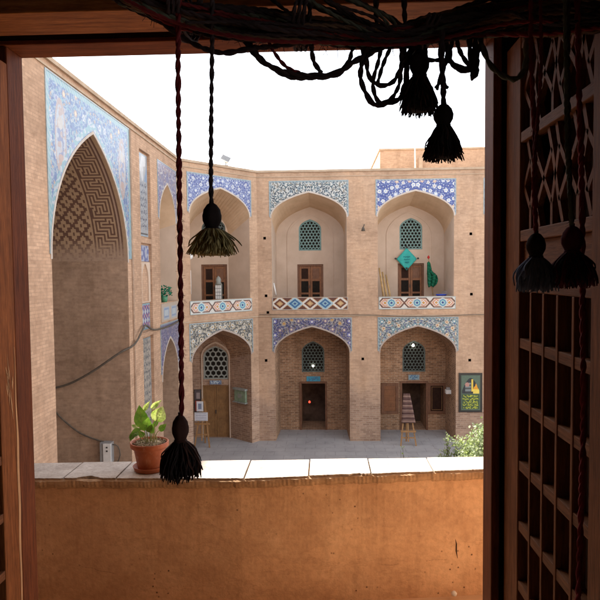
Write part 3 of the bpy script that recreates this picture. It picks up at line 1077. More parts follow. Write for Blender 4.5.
for key, c in zip('ABCD', CTRS):
    spandrel(far, FAR, c, 3.22, 9.30, 10.74, OW, 9.25, 10.28, UP[key])
    spandrel(far, FAR, c + LO, 3.26, 3.68, 5.06, OW, 3.62, 4.70, LOW[key], rim=M['rim_grey'])
    fn = band_diamond(c + 0.02, 3.16, 5.42, 5.95) if key in 'AC' else band_hex(c + 0.05, 3.16, 5.42, 5.95)
    cc = c + (0.02 if key in 'AC' else 0.05)
    colour_grid('balcony_panel', far, FAR, cc - 1.58, cc + 1.58, 5.42, 5.94, -0.03, 0.015, fn, M['tile'], 0.028)
    # top of the parapet in front of the gallery
    p = MB()
    p.hexa([FAR.p(c - OW / 2, 5.2, 0.004), FAR.p(c + OW / 2, 5.2, 0.004), FAR.p(c + OW / 2, 5.2, 0.25), FAR.p(c - OW / 2, 5.2, 0.25),
            FAR.p(c - OW / 2, 5.948, 0.004), FAR.p(c + OW / 2, 5.948, 0.004), FAR.p(c + OW / 2, 5.948, 0.25), FAR.p(c - OW / 2, 5.948, 0.25)])
    p.build('balcony_parapet', M['brick'], far)
    # upper gallery niche
    dc = c + (0.0 if key != 'B' else 0.06)
    gr = arch_pts(dc, 1.0, 7.95, 8.90, 9.34, 8)
    niche(far, FAR, c, OW, 5.40, 9.25, 10.28, FAR, c, OW - 0.10, 8.62, 9.88, BACK, M['niche_plaster'], M['vault_plaster'],
          [gr, rect(dc - 0.58, dc + 0.58, 5.40, 7.34)], [0.10, 0.14])
    grille(far, FAR, dc, 1.0, 7.95, 9.34, BACK + 0.03, M['grille_teal'], 0.150, 0.70)
    double_door(far, FAR, dc, 1.16, 5.40, 7.34, BACK + 0.06, M['door_brown'], M['door_frame'], True)
    # pointed blind arch on the gallery's back wall
    bl = MB()
    P = arch_pts(c, 2.05, 5.40, 8.55, 9.62)
    Q = arch_pts(c, 1.93, 5.40, 8.52, 9.54)
    bl.loft([FAR.p(a, z, BACK - 0.03) for a, z in P], [FAR.p(a, z, BACK - 0.03) for a, z in Q])
    bl.loft([FAR.p(a, z, BACK) for a, z in P], [FAR.p(a, z, BACK - 0.03) for a, z in P])
    bl.loft([FAR.p(a, z, BACK) for a, z in Q], [FAR.p(a, z, BACK - 0.03) for a, z in Q])
    bl.build('blind_arch', M['niche_plaster'], far)
    # lower niche with its open doorway
    lc = c + (0.09 if key == 'A' else 0.19)
    gr = arch_pts(lc, 1.02, 2.50, 3.42, 3.90, 8)
    dr = rect(lc - 0.54, lc + 0.54, G + 0.006, 2.0)
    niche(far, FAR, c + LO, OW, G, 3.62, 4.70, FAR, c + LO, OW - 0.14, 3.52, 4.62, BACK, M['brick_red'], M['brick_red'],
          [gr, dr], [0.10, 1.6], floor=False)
    grille(far, FAR, lc, 1.02, 2.50, 3.90, BACK + 0.03, M['grille_grey'], 0.150, 0.76)
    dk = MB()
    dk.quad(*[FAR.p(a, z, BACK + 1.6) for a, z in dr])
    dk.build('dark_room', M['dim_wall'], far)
    fm = MB()
    for (a0, a1, z0, z1) in ((lc - 0.62, lc - 0.53, G, 2.08), (lc + 0.53, lc + 0.62, G, 2.08), (lc - 0.53, lc + 0.53, 1.99, 2.08)):
        fm.hexa([FAR.p(a0, z0, BACK - 0.04), FAR.p(a1, z0, BACK - 0.04), FAR.p(a1, z0, BACK + 0.10), FAR.p(a0, z0, BACK + 0.10),
                 FAR.p(a0, z1, BACK - 0.04), FAR.p(a1, z1, BACK - 0.04), FAR.p(a1, z1, BACK + 0.10), FAR.p(a0, z1, BACK + 0.10)])
    fm.build('door_frame', M['door_frame'], far)

# wooden shutters folded back beside the right doorway (window panels on the back wall)
for (a0, a1, core) in ((2.53, 3.30, 'slats'), (4.60, 5.40, 'glass')):
    w_ = MB()
    z0, z1, d = 0.62, 2.0, BACK - 0.06
    def fb(mb, a0, a1, z0, z1, d0, d1):
        mb.hexa([FAR.p(a0, z0, d0), FAR.p(a1, z0, d0), FAR.p(a1, z0, d1), FAR.p(a0, z0, d1),
                 FAR.p(a0, z1, d0), FAR.p(a1, z1, d0), FAR.p(a1, z1, d1), FAR.p(a0, z1, d1)])
    fb(w_, a0, a0 + 0.12, z0, z1, d, d + 0.05)
    fb(w_, a1 - 0.12, a1, z0, z1, d, d + 0.05)
    fb(w_, a0 + 0.12, a1 - 0.12, z0, z0 + 0.12, d, d + 0.05)
    fb(w_, a0 + 0.12, a1 - 0.12, z1 - 0.12, z1, d, d + 0.05)
    sh = w_.build('shutter', M['door_frame'], far)
    if core == 'slats':
        s_ = MB()
        fb(s_, a0 + 0.12, a1 - 0.12, z0 + 0.12, z1 - 0.12, d + 0.03, d + 0.045)
        for k in range(4):
            zz = z0 + 0.2 + k * 0.25
            fb(s_, a0 + 0.13, a1 - 0.13, zz, zz + 0.14, d + 0.01, d + 0.028)
        s_.build('slat_panel', M['door_brown'], sh)
    else:
        s_ = MB()
        fb(s_, a0 + 0.12, a1 - 0.12, z0 + 0.12, z1 - 0.12, d + 0.03, d + 0.045)
        s_.build('pane', M['gap_dark'], sh)
        s_ = MB()
        for q in ((a0 + 0.17, a0 + 0.19, z0 + 0.17, z1 - 0.17), (a1 - 0.19, a1 - 0.17, z0 + 0.17, z1 - 0.17),
                  (a0 + 0.19, a1 - 0.19, z0 + 0.17, z0 + 0.19), (a0 + 0.19, a1 - 0.19, z1 - 0.19, z1 - 0.17)):
            fb(s_, *q, d + 0.015, d + 0.028)
        s_.build('moulding', M['door_ochre'], sh)

# ================================================================== CORNER BAY
cb = thing('corner_bay', 'angled brick corner bay with blue tiled upper arch and wooden double door below', 'building', (-4.0, 23.5, G))
mid = CHL / 2 + 0.02
CW = 3.02
w_ = MB()
cl = mid - CW / 2
out = [(0, SPLIT), (cl, SPLIT)] + arch_pts(mid, CW, SPLIT, 3.62, 4.72)[1:-1] + [(cl + CW, SPLIT), (CHL, SPLIT), (CHL, TOP), (0, TOP)]
w_.poly([CH.p(a, z) for a, z in out], [[CH.p(a, z) for a, z in arch_pts(mid, CW, Zb, 9.25, 10.28)]], 0)
w_.quad(CH.p(0, G), CH.p(cl, G), CH.p(cl, SPLIT), CH.p(0, SPLIT), 0)
w_.quad(CH.p(cl + CW, G), CH.p(CHL, G), CH.p(CHL, SPLIT), CH.p(cl + CW, SPLIT), 0)
w_.build('wall', [M['brick'], M['brick_rose']], cb)
coping(cb, CH, 0, CHL, TOP)
course(cb, CH, 0.02, CHL - 0.02, 5.14, 0.04, 0.035)
course(cb, CH, 0.02, CHL - 0.02, 10.92, 0.03, 0.025)
r = MB()
r.add([CH.p(0, TOP - 0.1, 0.46), CH.p(CHL, TOP - 0.1, 0.46), Vector((-3.2, 33, TOP - 0.1)), Vector((-12, 33, TOP - 0.1)), Vector((-12, 22, TOP - 0.1))], [(0, 1, 2, 3, 4)])
r.build('roof', M['coping'], cb)
spandrel(cb, CH, mid, 3.18, 9.30, 10.74, CW, 9.25, 10.28,
         floral(mid, 3.20, 9.30, 10.74, 41, (0.075, 0.095, 0.27), (0.20, 0.245, 0.42), [((0.36, 0.41, 0.56), WHITE), ((0.52, 0.53, 0.56), (0.3, 0.34, 0.5))], [(0.50, 0.52, 0.56), (0.36, 0.40, 0.54), (0.18, 0.22, 0.42)], 0.26, 0.085, 0.085, 0.13, 13, ((0.26, 0.31, 0.40), 0.05, (0.14, 0.18, 0.31)), None, (0.036, 0.020)))
spandrel(cb, CH, mid, 3.18, 3.68, 5.06, CW, 3.62, 4.72,
         floral(mid, 3.20, 3.70, 5.08, 43, (0.35, 0.32, 0.26), (0.04, 0.04, 0.042), [(CREAM, BLACK), ((0.5, 0.5, 0.48), (0.36, 0.24, 0.10))], [BLACK, (0.09, 0.09, 0.085), (0.32, 0.22, 0.10), (0.46, 0.42, 0.34), (0.07, 0.09, 0.12)], 0.32, 0.10, 0.085, 0.24, 13, ((0.25, 0.24, 0.21), 0.05, (0.07, 0.075, 0.08)), None, (0.045, 0.024)), rim=M['rim_grey'])
colour_grid('balcony_panel', cb, CH, mid - 1.58, mid + 1.58, 5.42, 5.94, -0.03, 0.015, band_hex(mid, 3.16, 5.42, 5.94), M['tile'], 0.028)
p = MB()
p.hexa([CH.p(cl, 5.2, 0.004), CH.p(cl + CW, 5.2, 0.004), CH.p(cl + CW, 5.2, 0.25), CH.p(cl, 5.2, 0.25),
        CH.p(cl, 5.948, 0.004), CH.p(cl + CW, 5.948, 0.004), CH.p(cl + CW, 5.948, 0.25), CH.p(cl, 5.948, 0.25)])
p.build('balcony_parapet', M['brick'], cb)
CBK = Frame((0, 25.5), (1, 0))
bc, bw = -4.93, 1.74           # back wall, square to the far wing
dcx = -4.68
niche(cb, CH, mid, CW, 5.40, 9.25, 10.28, CBK, bc, bw, 8.55, 9.72, 0, M['niche_plaster'], M['vault_plaster'],
      [arch_pts(dcx, 1.02, 7.95, 8.90, 9.34, 8), rect(dcx - 0.56, dcx + 0.56, 5.40, 7.36)], [0.10, 0.14])
grille(cb, CBK, dcx, 1.02, 7.95, 9.34, 0.03, M['grille_grey'], 0.145, 0.62)
dd = double_door(cb, CBK, dcx, 1.12, 5.40, 7.36, 0.06, M['door_brown'], M['door_frame'], True)
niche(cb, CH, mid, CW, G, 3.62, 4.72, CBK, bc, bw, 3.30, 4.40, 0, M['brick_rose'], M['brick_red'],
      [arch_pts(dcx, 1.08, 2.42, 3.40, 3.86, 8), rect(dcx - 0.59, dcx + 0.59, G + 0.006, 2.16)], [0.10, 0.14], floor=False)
grille(cb, CBK, dcx, 1.08, 2.42, 3.86, 0.03, M['grille_pale'], 0.235, 0.76)
double_door(cb, CBK, dcx, 1.18, G, 2.16, 0.06, M['door_ochre'], M['door_ochre'], False)
# moulded arch round the lower grille and door
bl = MB()
P = arch_pts(dcx, 1.24, G, 3.42, 4.06)
Q = arch_pts(dcx, 1.14, G, 3.40, 3.98)
bl.loft([CBK.p(a, z, -0.05) for a, z in P], [CBK.p(a, z, -0.05) for a, z in Q])
bl.loft([CBK.p(a, z, 0) for a, z in P], [CBK.p(a, z, -0.05) for a, z in P])
bl.loft([CBK.p(a, z, 0) for a, z in Q], [CBK.p(a, z, -0.05) for a, z in Q])
bl.build('arch_moulding', M['niche_plaster'], cb)

# ================================================================== IWAN WING (left)
lw = thing('iwan_wing', 'tall brick wing with a deep pointed arch framed in light blue tile', 'building', (-5.3, 14, G))
IC, IW = 13.80, 4.54
IZS, IZA = 7.30, 10.22
YL0 = 3.62
NBc, NBw = 20.36, 2.10
w_ = MB()
low = arch_pts(IC, IW, G, IZS, IZA, 24)
nlow = arch_pts(NBc, NBw, G, 3.45, 4.78)
out = [(YL0, G)] + low + nlow + [(22.0, G), (22.0, TOP), (YL0, TOP)]
panels = [rect(17.30, 18.36, 8.05, 10.62), rect(17.30, 18.36, 5.25, 7.90), rect(17.30, 18.36, 0.9, 5.12)]
w_.poly([LEFT.p(a, z) for a, z in out],
        [[LEFT.p(a, z) for a, z in arch_pts(NBc, NBw, 6.03, 8.75, 10.0)]] + [[LEFT.p(a, z) for a, z in q] for q in panels], 0)
for q in panels:
    w_.loft([LEFT.p(a, z) for a, z in q], [LEFT.p(a, z, 0.09) for a, z in q], 0, closed=True)
    w_.quad(*[LEFT.p(a, z, 0.09) for a, z in q], mi=0)
w_.build('wall', [M['brick_big']], lw)
coping(lw, LEFT, YL0, 22.0, TOP)
course(lw, LEFT, YL0, 22.0, 10.98, 0.04, 0.03)
r = MB()
r.quad((-5.76, YL0, TOP - 0.1), (-12, YL0, TOP - 0.1), (-12, 22, TOP - 0.1), (-5.76, 22, TOP - 0.1))
r.quad((-12, YL0, G), (-12, 33, G), (-12, 33, TOP), (-12, YL0, TOP))
r.build('roof', M['coping'], lw)

# iwan vault: plain brick below, inlaid brick patterns above
ID = 3.6
prof = arch_pts(IC, IW, G, IZS, IZA, 24)
v_ = MB()
z_in = 7.35
lowp = [(IC - IW / 2, G), (IC - IW / 2, z_in)]
v_.quad(LEFT.p(IC - IW / 2, G), LEFT.p(IC - IW / 2, G, ID), LEFT.p(IC - IW / 2, z_in, ID), LEFT.p(IC - IW / 2, z_in))
v_.quad(LEFT.p(IC + IW / 2, G), LEFT.p(IC + IW / 2, G, ID), LEFT.p(IC + IW / 2, z_in, ID), LEFT.p(IC + IW / 2, z_in))
v_.poly([LEFT.p(a, z, ID) for a, z in prof])
v_.build('iwan_recess', M['brick_iwan'], lw)

KB = ["1111111111110", "1000000000010", "1011111011010", "1010001010010", "1010101010110", "1010101010100",
      "1010101110111", "1010100000001", "1010111111101", "1010000000101", "1011111110101", "1000000010101",
      "1111111010101", "0000001010001", "1111101011111", "1000101000000", "1010101111111", "1010100000001",
      "1010111111101", "1010000000101", "1011111110101", "1000000010101", "1110111110101", "1010100000001",
      "1011101111111", "1000000000000"]
# arc-length table of the vault from the springing of the pattern
arc = [(IC + IW / 2, z_in)] + [p for p in prof[len(prof) // 2:-1]][::-1]
arc = [p for i, p in enumerate(arc) if i == 0 or p[1] > z_in + 0.01]
seg = [0.0]
for i in range(1, len(arc)):
    seg.append(seg[-1] + hypot(arc[i][0] - arc[i - 1][0], arc[i][1] - arc[i - 1][1]))
LEN = seg[-1]
cs = 0.046
nl = int(LEN / cs)
nd = int(ID / cs)
LIGHTB, DARKB, MIDB = (0.40, 0.275, 0.17), (0.13, 0.067, 0.045), (0.38, 0.268, 0.194)
for sgn, nm in ((1, 'a'), (-1, 'b')):
    sa = np.interp(np.linspace(0, LEN, nl + 1), seg, [p[0] for p in arc])
    sz = np.interp(np.linspace(0, LEN, nl + 1), seg, [p[1] for p in arc])
    if sgn < 0:
        sa = 2 * IC - sa
    vs, fs, cols = [], [], []
    for i in range(nl + 1):
        for j in range(nd + 1):
            vs.append(tuple(LEFT.p(sa[i], sz[i], j * ID / nd) - ROOT[lw]))
    rr = random.Random(3)
    for i in range(nl):
        for j in range(nd):
            fs.append((i * (nd + 1) + j, i * (nd + 1) + j + 1, (i + 1) * (nd + 1) + j + 1, (i + 1) * (nd + 1) + j))
            if j < 2:
                c = LIGHTB
            elif j < 3:
                c = DARKB
            elif j < 4:
                c = MIDB
            elif j < 5:
                c = DARKB
            elif j < 18:
                c = LIGHTB if KB[(i) % len(KB)][j - 5] == '1' else DARKB
            elif j < 19:
                c = DARKB
            elif j < 20:
                c = LIGHTB
            else:
                a_, b_ = (i + j) % 10, (i - j) % 10
                c = DARKB if a_ < 2 or b_ < 2 else LIGHTB
                if (a_ in (5, 6) and b_ in (5, 6)) or (a_ in (2, 9) and b_ in (5, 6)) or (a_ in (5, 6) and b_ in (2, 9)):
                    c = DARKB
            # the inlay is worn away at its lower edge
            fade = max(0.0, 1 - i / 13.0)
            fd = min(1.0, max(0.0, fade * (0.75 + 0.5 * rr.random())))
            c = tuple(MIDB[k] * fd + c[k] * (1 - fd) for k in range(3))
            cols.append(c)
    me = bpy.data.meshes.new('vault_inlay')
    me.from_pydata(vs, [], fs)
    me.materials.append(M['inlay'])
    ca_ = me.color_attributes.new('Col', 'FLOAT_COLOR', 'CORNER')
    lc = np.ones((len(fs) * 4, 4), np.float32)
    lc[:, :3] = np.repeat(np.array(cols), 4, axis=0)
    ca_.data.foreach_set('color', lc.ravel())
    ob = bpy.data.objects.new('vault_inlay', me)
    COL.objects.link(ob)
    ob.parent = lw
    ROOT[ob] = ROOT[lw]


def iwan_extra(A, Z, X, rgb):
    # tall vase cartouches on both sides and turquoise inner border
    u = (X - 1.85) / 0.27
    v = (Z - 9.75) / 0.80
    r = np.sqrt(u ** 2 + v ** 2)
    rgb[(r < 1.0)] = (0.38, 0.31, 0.30)
    rgb[(r < 0.84) & (smooth_field(79, 18)(X, Z) > -0.2)] = (0.38, 0.42, 0.48)
    rgb[(r < 0.55) & (smooth_field(80, 22)(X, Z) > 0)] = (0.20, 0.24, 0.38)
    rgb[(np.hypot(u, (Z - 9.32) / 0.22) < 0.5)] = (0.40, 0.30, 0.27)
    rgb[(np.hypot(u, (Z - 10.05) / 0.30) < 0.45)] = (0.44, 0.42, 0.40)
    ah = arch_height(A, IC, IW + 0.36, IZS, IZA + 0.26)
    ah0 = arch_height(A, IC, IW + 0.1, IZS, IZA + 0.1)
    m = (Z < ah) & (Z > ah0)
    rgb[m] = (0.20, 0.35, 0.41)
    rgb[m & (smooth_field(77, 24)(A, Z) > 0.35)] = (0.40, 0.45, 0.50)
    rgb[m & (smooth_field(78, 24)(A, Z) > 0.75)] = (0.20, 0.26, 0.42)


spandrel(lw, LEFT, 13.91, 4.88, 7.40, 10.92, IW, IZS, IZA,
         floral(13.91, 4.88, 7.40, 10.92, 53, (0.125, 0.205, 0.37), (0.27, 0.37, 0.45), [((0.40, 0.31, 0.28), CREAM), ((0.46, 0.48, 0.51), (0.26, 0.33, 0.46)), ((0.33, 0.36, 0.46), (0.20, 0.22, 0.38))], [(0.39, 0.42, 0.44), (0.11, 0.15, 0.32), (0.27, 0.34, 0.43), (0.38, 0.31, 0.27), (0.13, 0.20, 0.40), (0.20, 0.35, 0.42), (0.27, 0.34, 0.46)], 0.34, 0.10, 0.078, 0.26, 13, ((0.20, 0.36, 0.41), 0.12, (0.31, 0.41, 0.44)), iwan_extra, (0.05, 0.026)), 0.022, M['rim'], ac=IC)
# corner colonnette strips beside the iwan
for a in (16.43,):
    c_ = MB()
    c_.tube([LEFT.p(a, G, -0.01), LEFT.p(a, 10.94, -0.01)], 0.04, 10)
    c_.build('colonnette', M['brick_iwan'], lw)


def persian_lines(A, Z, c, z, w, rows, rh, seed):
    """rows of joined pen strokes with dots, like the illegible script on the board"""
    out = np.zeros(A.shape, bool)
    rng = np.random.RandomState(seed)
    for k in range(rows):
        zz = z - k * rh
        ph = rng.uniform(0, 6, 4)
        y = zz + rh * (0.11 * np.sin(A * 34 + ph[0]) + 0.10 * np.sin(A * 57 + ph[1]))
        lim = w / 2 * rng.uniform(0.86, 1.0)
        gap = np.sin(A * 23 + ph[2]) > -0.86
        out |= (np.abs(Z - y) < rh * 0.14) & (np.abs(A - c) < lim) & gap
        for _ in range(9):
            dx, dz = rng.uniform(-lim, lim), rng.choice([-0.38, 0.38]) * rh
            out |= (np.hypot(A - c - dx, Z - zz - dz) < rh * 0.11)
        for _ in range(4):
            dx = rng.uniform(-lim, lim)
            out |= (np.abs(A - c - dx) < 0.012) & (Z > zz) & (Z < zz + rh * 0.48)
    return out


def script_panel(A, Z):
    rgb = np.empty(A.shape + (3,))
    rgb[:] = (0.34, 0.36, 0.38)
    f = smooth_field(61, 8)(A, Z * 0.6)
    lines = persian_lines(A, Z, 17.83, 9.62, 0.84, 7, 0.20, 15)
    rgb[lines & (Z < 9.75)] = (0.12, 0.14, 0.18)
    m = (Z > 9.75) & (f > 0.25)
    rgb[m] = (0.20, 0.30, 0.44)
    rgb[(Z > 9.75) & (f < -0.6)] = (0.52, 0.54, 0.56)
    rgb[(Z < 8.22)] = (0.09, 0.10, 0.11)
    e = np.minimum(np.minimum(A - 17.36, 18.30 - A), np.minimum(Z - 8.11, 10.56 - Z))
    rgb[e < 0.05] = (0.30, 0.38, 0.44)
    return rgb


colour_grid('inscription_panel', lw, LEFT, 17.36, 18.30, 8.11, 10.56, 0.075, 0.025, script_panel, M['tile'], 0.012)


def low_script(A, Z):
    rgb = np.empty(A.shape + (3,))
    rgb[:] = (0.36, 0.33, 0.29)
    rgb[persian_lines(A, Z, 17.83, 4.90, 0.84, 18, 0.22, 16)] = (0.13, 0.14, 0.15)
    e = np.minimum(np.minimum(A - 17.36, 18.30 - A), np.minimum(Z - 0.96, 5.06 - Z))
    rgb[e < 0.05] = (0.22, 0.26, 0.28)
    return rgb


colour_grid('inscription_panel', lw, LEFT, 17.36, 18.30, 0.96, 5.06, 0.075, 0.025, low_script, M['tile'], 0.012)


def small_tile(A, Z):
    rgb = np.empty(A.shape + (3,))
    rgb[:] = (0.42, 0.44, 0.46)
    u, v = A - 17.83, Z - 5.72
    s = np.abs(((u + 0.47) % 0.235) - 0.117) + np.abs(((v + 0.39) % 0.26) - 0.13)
    rgb[s < 0.14] = (0.05, 0.07, 0.26)
    rgb[s < 0.08] = (0.45, 0.14, 0.16)
    rgb[s < 0.035] = (0.2, 0.42, 0.4)
    e = np.minimum(np.minimum(A - 17.36, 18.30 - A), np.minimum(Z - 5.31, 6.10 - Z))
    rgb[e < 0.06] = (0.22, 0.36, 0.42)
    return rgb


colour_grid('tile_panel', lw, LEFT, 17.36, 18.30, 5.31, 6.10, 0.075, 0.025, small_tile, M['tile'], 0.012)
cap = lambda A, Z: np.where((smooth_field(67, 14)(A, Z) > 0.1)[..., None], np.array((0.14, 0.18, 0.36)), np.array((0.36, 0.40, 0.50)))
colour_grid('tile_panel', lw, LEFT, 17.36, 18.30, 7.36, 7.84, 0.075, 0.025, cap, M['tile'], 0.012)
# blind pointed niche between them
b_ = MB()
ap = arch_pts(17.83, 0.66, 6.16, 6.80, 7.30)
b_.poly([LEFT.p(a, z, 0.05) for a, z in rect(17.33, 18.33, 6.13, 7.34)], [[LEFT.p(a, z, 0.05) for a, z in ap]])
b_.loft([LEFT.p(a, z, 0.05) for a, z in ap], [LEFT.p(a, z, 0.088) for a, z in ap], closed=True)
b_.build('blind_arch', M['niche_plaster'], lw)

# narrow bay next to the corner
spandrel(lw, LEFT, NBc, 2.36, 8.80, 10.62, NBw, 8.75, 10.0,
         floral(NBc, 2.36, 8.80, 10.62, 71, (0.17, 0.17, 0.27), (0.40, 0.38, 0.42), [((0.42, 0.36, 0.34), PURP)], [WHITE, (0.12, 0.12, 0.3), (0.40, 0.30, 0.22), (0.34, 0.34, 0.42)], 0.40, 0.11, 0.12, 0.22, 9, ((0.38, 0.40, 0.46), 0.06, (0.16, 0.18, 0.36))), 0.025)
spandrel(lw, LEFT, NBc, 2.36, 3.70, 5.30, NBw, 3.45, 4.78,
         floral(NBc, 2.36, 3.70, 5.30, 73, (0.12, 0.12, 0.21), (0.28, 0.26, 0.38), [((0.36, 0.32, 0.34), PURP)], [(0.36, 0.36, 0.42), (0.08, 0.08, 0.22), (0.30, 0.24, 0.24)], 0.40, 0.11, 0.12, 0.22, 9, ((0.26, 0.28, 0.36), 0.06, (0.12, 0.12, 0.26))), 0.025)
niche(lw, LEFT, NBc, NBw, 5.40, 8.75, 10.0, LEFT, NBc, NBw - 0.15, 8.3, 9.4, 1.5, M['niche_plaster'], M['vault_plaster'], [], [])
niche(lw, LEFT, NBc, NBw, G, 3.45, 4.78, LEFT, NBc, NBw - 0.15, 3.2, 4.3, 1.5, M['brick_iwan'], M['brick_iwan'], [], [], floor=False)


def rail_panel(A, Z):
    rgb = np.empty(A.shape + (3,))
    rgb[:] = (0.44, 0.36, 0.29)
    for cx in (NBc - 0.5, NBc + 0.5):
        e = np.minimum(0.36 - np.abs(A - cx), 0.21 - np.abs(Z - 5.68))
        rgb[e > 0] = (0.34, 0.40, 0.46)
        rgb[e > 0.05] = (0.20, 0.28, 0.42)
        rgb[e > 0.11] = (0.40, 0.46, 0.50)
    return rgb


colour_grid('balcony_panel', lw, LEFT, NBc - 1.1, NBc + 1.1, 5.40, 6.0, -0.03, 0.02, rail_panel, M['tile'], 0.028)
p = MB()
p.hexa([LEFT.p(NBc - NBw / 2, 5.2, 0.004), LEFT.p(NBc + NBw / 2, 5.2, 0.004), LEFT.p(NBc + NBw / 2, 5.2, 0.25), LEFT.p(NBc - NBw / 2, 5.2, 0.25),
        LEFT.p(NBc - NBw / 2, 6.02, 0.004), LEFT.p(NBc + NBw / 2, 6.02, 0.004), LEFT.p(NBc + NBw / 2, 6.02, 0.25), LEFT.p(NBc - NBw / 2, 6.02, 0.25)])
p.build('balcony_parapet', M['brick'], lw)

# ================================================================== ROOF STRUCTURE BEHIND
rb = thing('roof_house', 'low flat brick block rising behind the roof of the arcade', 'building', (5.5, 34, TOP))
b_ = MB()
b_.box(3.0, 16, 32, 38, TOP - 0.3, 13.33)
b_.build('wall', M['brick'], rb)
b_ = MB()
b_.box(2.94, 16.06, 31.94, 38.06, 13.335, 13.42)
b_.build('roof_coping', M['coping'], rb)
b_ = MB()
b_.box(5.0, 5.18, 31.7, 31.99, TOP, 12.9)
b_.build('downpipe', M['coping'], rb)
b_ = MB()
b_.hexa([(7.6, 30.0, TOP - 0.1), (9.6, 30.0, TOP - 0.1), (9.6, 31.9, TOP - 0.1), (7.6, 31.9, TOP - 0.1),
         (7.9, 30.4, 11.9), (9.6, 30.4, 12.2), (9.6, 31.9, 12.2), (7.9, 31.9, 11.9)])
b_.build('stair_hood', M['brick_iwan'], rb)
an = MB()
an.tube([(4.62, 30.5, TOP - 0.1), (4.60, 30.5, 13.2), (4.50, 30.5, 15.2)], [0.045, 0.03, 0.012], 6)
tag(an.build('antenna_mast', M['white']), 'thin white mast rising from the far roof', 'mast')

# ================================================================== THINGS ON THE FACADES
# floodlight on the corner roof
fp = CH.p(2.36, TOP + 0.09, 0.1)
fl = thing('floodlight', 'white floodlight on the roof edge of the angled corner bay', 'floodlight', fp)
b_ = MB()
b_.box(fp.x - 0.10, fp.x + 0.10, fp.y - 0.06, fp.y + 0.06, fp.z, fp.z + 0.05)
b_.tube([fp + Vector((0, 0, 0.04)), fp + Vector((0, 0, 0.16))], 0.025, 6)
b_.build('bracket', M['grey_metal'], fl)
b_ = MB()
c0 = fp + Vector((0.0, 0, 0.27))
R_ = Matrix.Rotation(radians(25), 3, 'Y') @ Matrix.Rotation(radians(-30), 3, 'X')
b_.hexa([c0 + R_ @ Vector(q) for q in ((-.19, -.08, -.13), (.19, -.08, -.13), (.13, .10, -.09), (-.13, .10, -.09), (-.19, -.08, .13), (.19, -.08, .13), (.13, .10, .09), (-.13, .10, .09))])
b_.build('housing', M['white'], fl, 0.01)
b_ = MB()
b_.quad(*[c0 + R_ @ Vector(q) for q in ((-.17, -.084, -.11), (.17, -.084, -.11), (.17, -.084, .11), (-.17, -.084, .11))])
b_.build('glass', M['grey_metal'], fl)


# electricity box on the iwan's inner wall
mp = Vector((-5.93, 16.05, 1.88))
mt = thing('meter_box', 'grey electricity box with a white face on the inner wall of the tall arch', 'electric box', mp)
b_ = MB()
b_.box(-6.12, -5.80, 15.86, 16.078, 1.86, 2.42)
b_.build('case', M['grey_metal'], mt, 0.01)
b_ = MB()
b_.box(-6.02, -5.80, 15.835, 15.858, 1.88, 2.40)
b_.build('cover', M['white'], mt, 0.006)
b_ = MB()
for zz in (2.28, 2.18):
    b_.box(-5.93, -5.89, 15.82, 15.834, zz, zz + 0.04)
b_.build('switch', M['dark_metal'], mt)


def swag(pts, r, name, label, cat='cable', m='cable'):
    P = smooth_path([Vector(p) for p in pts], 0.12)
    mb = MB()
    mb.tube(P, r, 6)
    return tag(mb.build(name, M[m]), label, cat)


def smooth_path(P, step):
    """Catmull-Rom through P, resampled at about 'step'"""
    out = []
    n = len(P)
    for i in range(n - 1):
        p0 = P[i - 1] if i > 0 else P[i] * 2 - P[i + 1]
        p1, p2 = P[i], P[i + 1]
        p3 = P[i + 2] if i + 2 < n else P[i + 1] * 2 - P[i]
        k = max(2, int((p2 - p1).length / step))
        for j in range(k):
            t = j / k
            out.append(0.5 * ((2 * p1) + (p2 - p0) * t + (2 * p0 - 5 * p1 + 4 * p2 - p3) * t * t + (3 * p1 - p0 - 3 * p2 + p3) * t ** 3))
    out.append(P[-1])
    return out


swag([(-7.6, 16.0, 3.85), (-7.0, 15.98, 4.0), (-6.3, 15.9, 4.35), (-5.55, 15.92, 4.85), (-5.22, 16.25, 5.06), (-5.20, 17.0, 5.42), (-5.22, 17.35, 5.48), (-5.24, 18.3, 5.26), (-5.24, 20.2, 5.22), (-5.24, 21.9, 5.30)], 0.030,
     'wall_cable', 'thick black cable sagging across the tall arch at mid height')
swag([(-7.6, 16.03, 3.5), (-7.2, 16.0, 3.05), (-6.7, 16.0, 2.65), (-6.2, 16.0, 2.45), (-6.05, 15.98, 2.42)], 0.022,
     'meter_cable', 'thin cable running down to the electricity box')
swag([(-5.80, 15.95, 2.35), (-5.66, 15.98, 2.30), (-5.60, 15.99, 2.05), (-5.70, 15.99, 1.80)], 0.016,
     'meter_cable', 'short cable loop hanging right of the electricity box')
swag([(-2.70, 24.93, 5.24), (1.6, 24.92, 5.20), (3.8, 24.91, 5.12), (6.3, 24.92, 5.18), (10, 24.92, 5.2)], 0.012,
     'wall_cable', 'thin cable strung along the arcade below the balcony panels')


def sign(name, label, fr, c, z, w, h, d, fn, t=0.03, edge='dark_metal'):
    root = thing(name, label, 'sign', fr.p(c, z, d))
    b = MB()
    b.hexa([fr.p(c - w / 2, z - h / 2, d), fr.p(c + w / 2, z - h / 2, d), fr.p(c + w / 2, z - h / 2, d + t), fr.p(c - w / 2, z - h / 2, d + t),
            fr.p(c - w / 2, z + h / 2, d), fr.p(c + w / 2, z + h / 2, d), fr.p(c + w / 2, z + h / 2, d + t), fr.p(c - w / 2, z + h / 2, d + t)])
    b.build('frame', M[edge], root)
    e = min(w, h) * 0.08
    colour_grid('face', root, fr, c - w / 2 + e, c + w / 2 - e, z - h / 2 + e, z + h / 2 - e, d - 0.006, 0.012, fn, M['painted'])
    return root


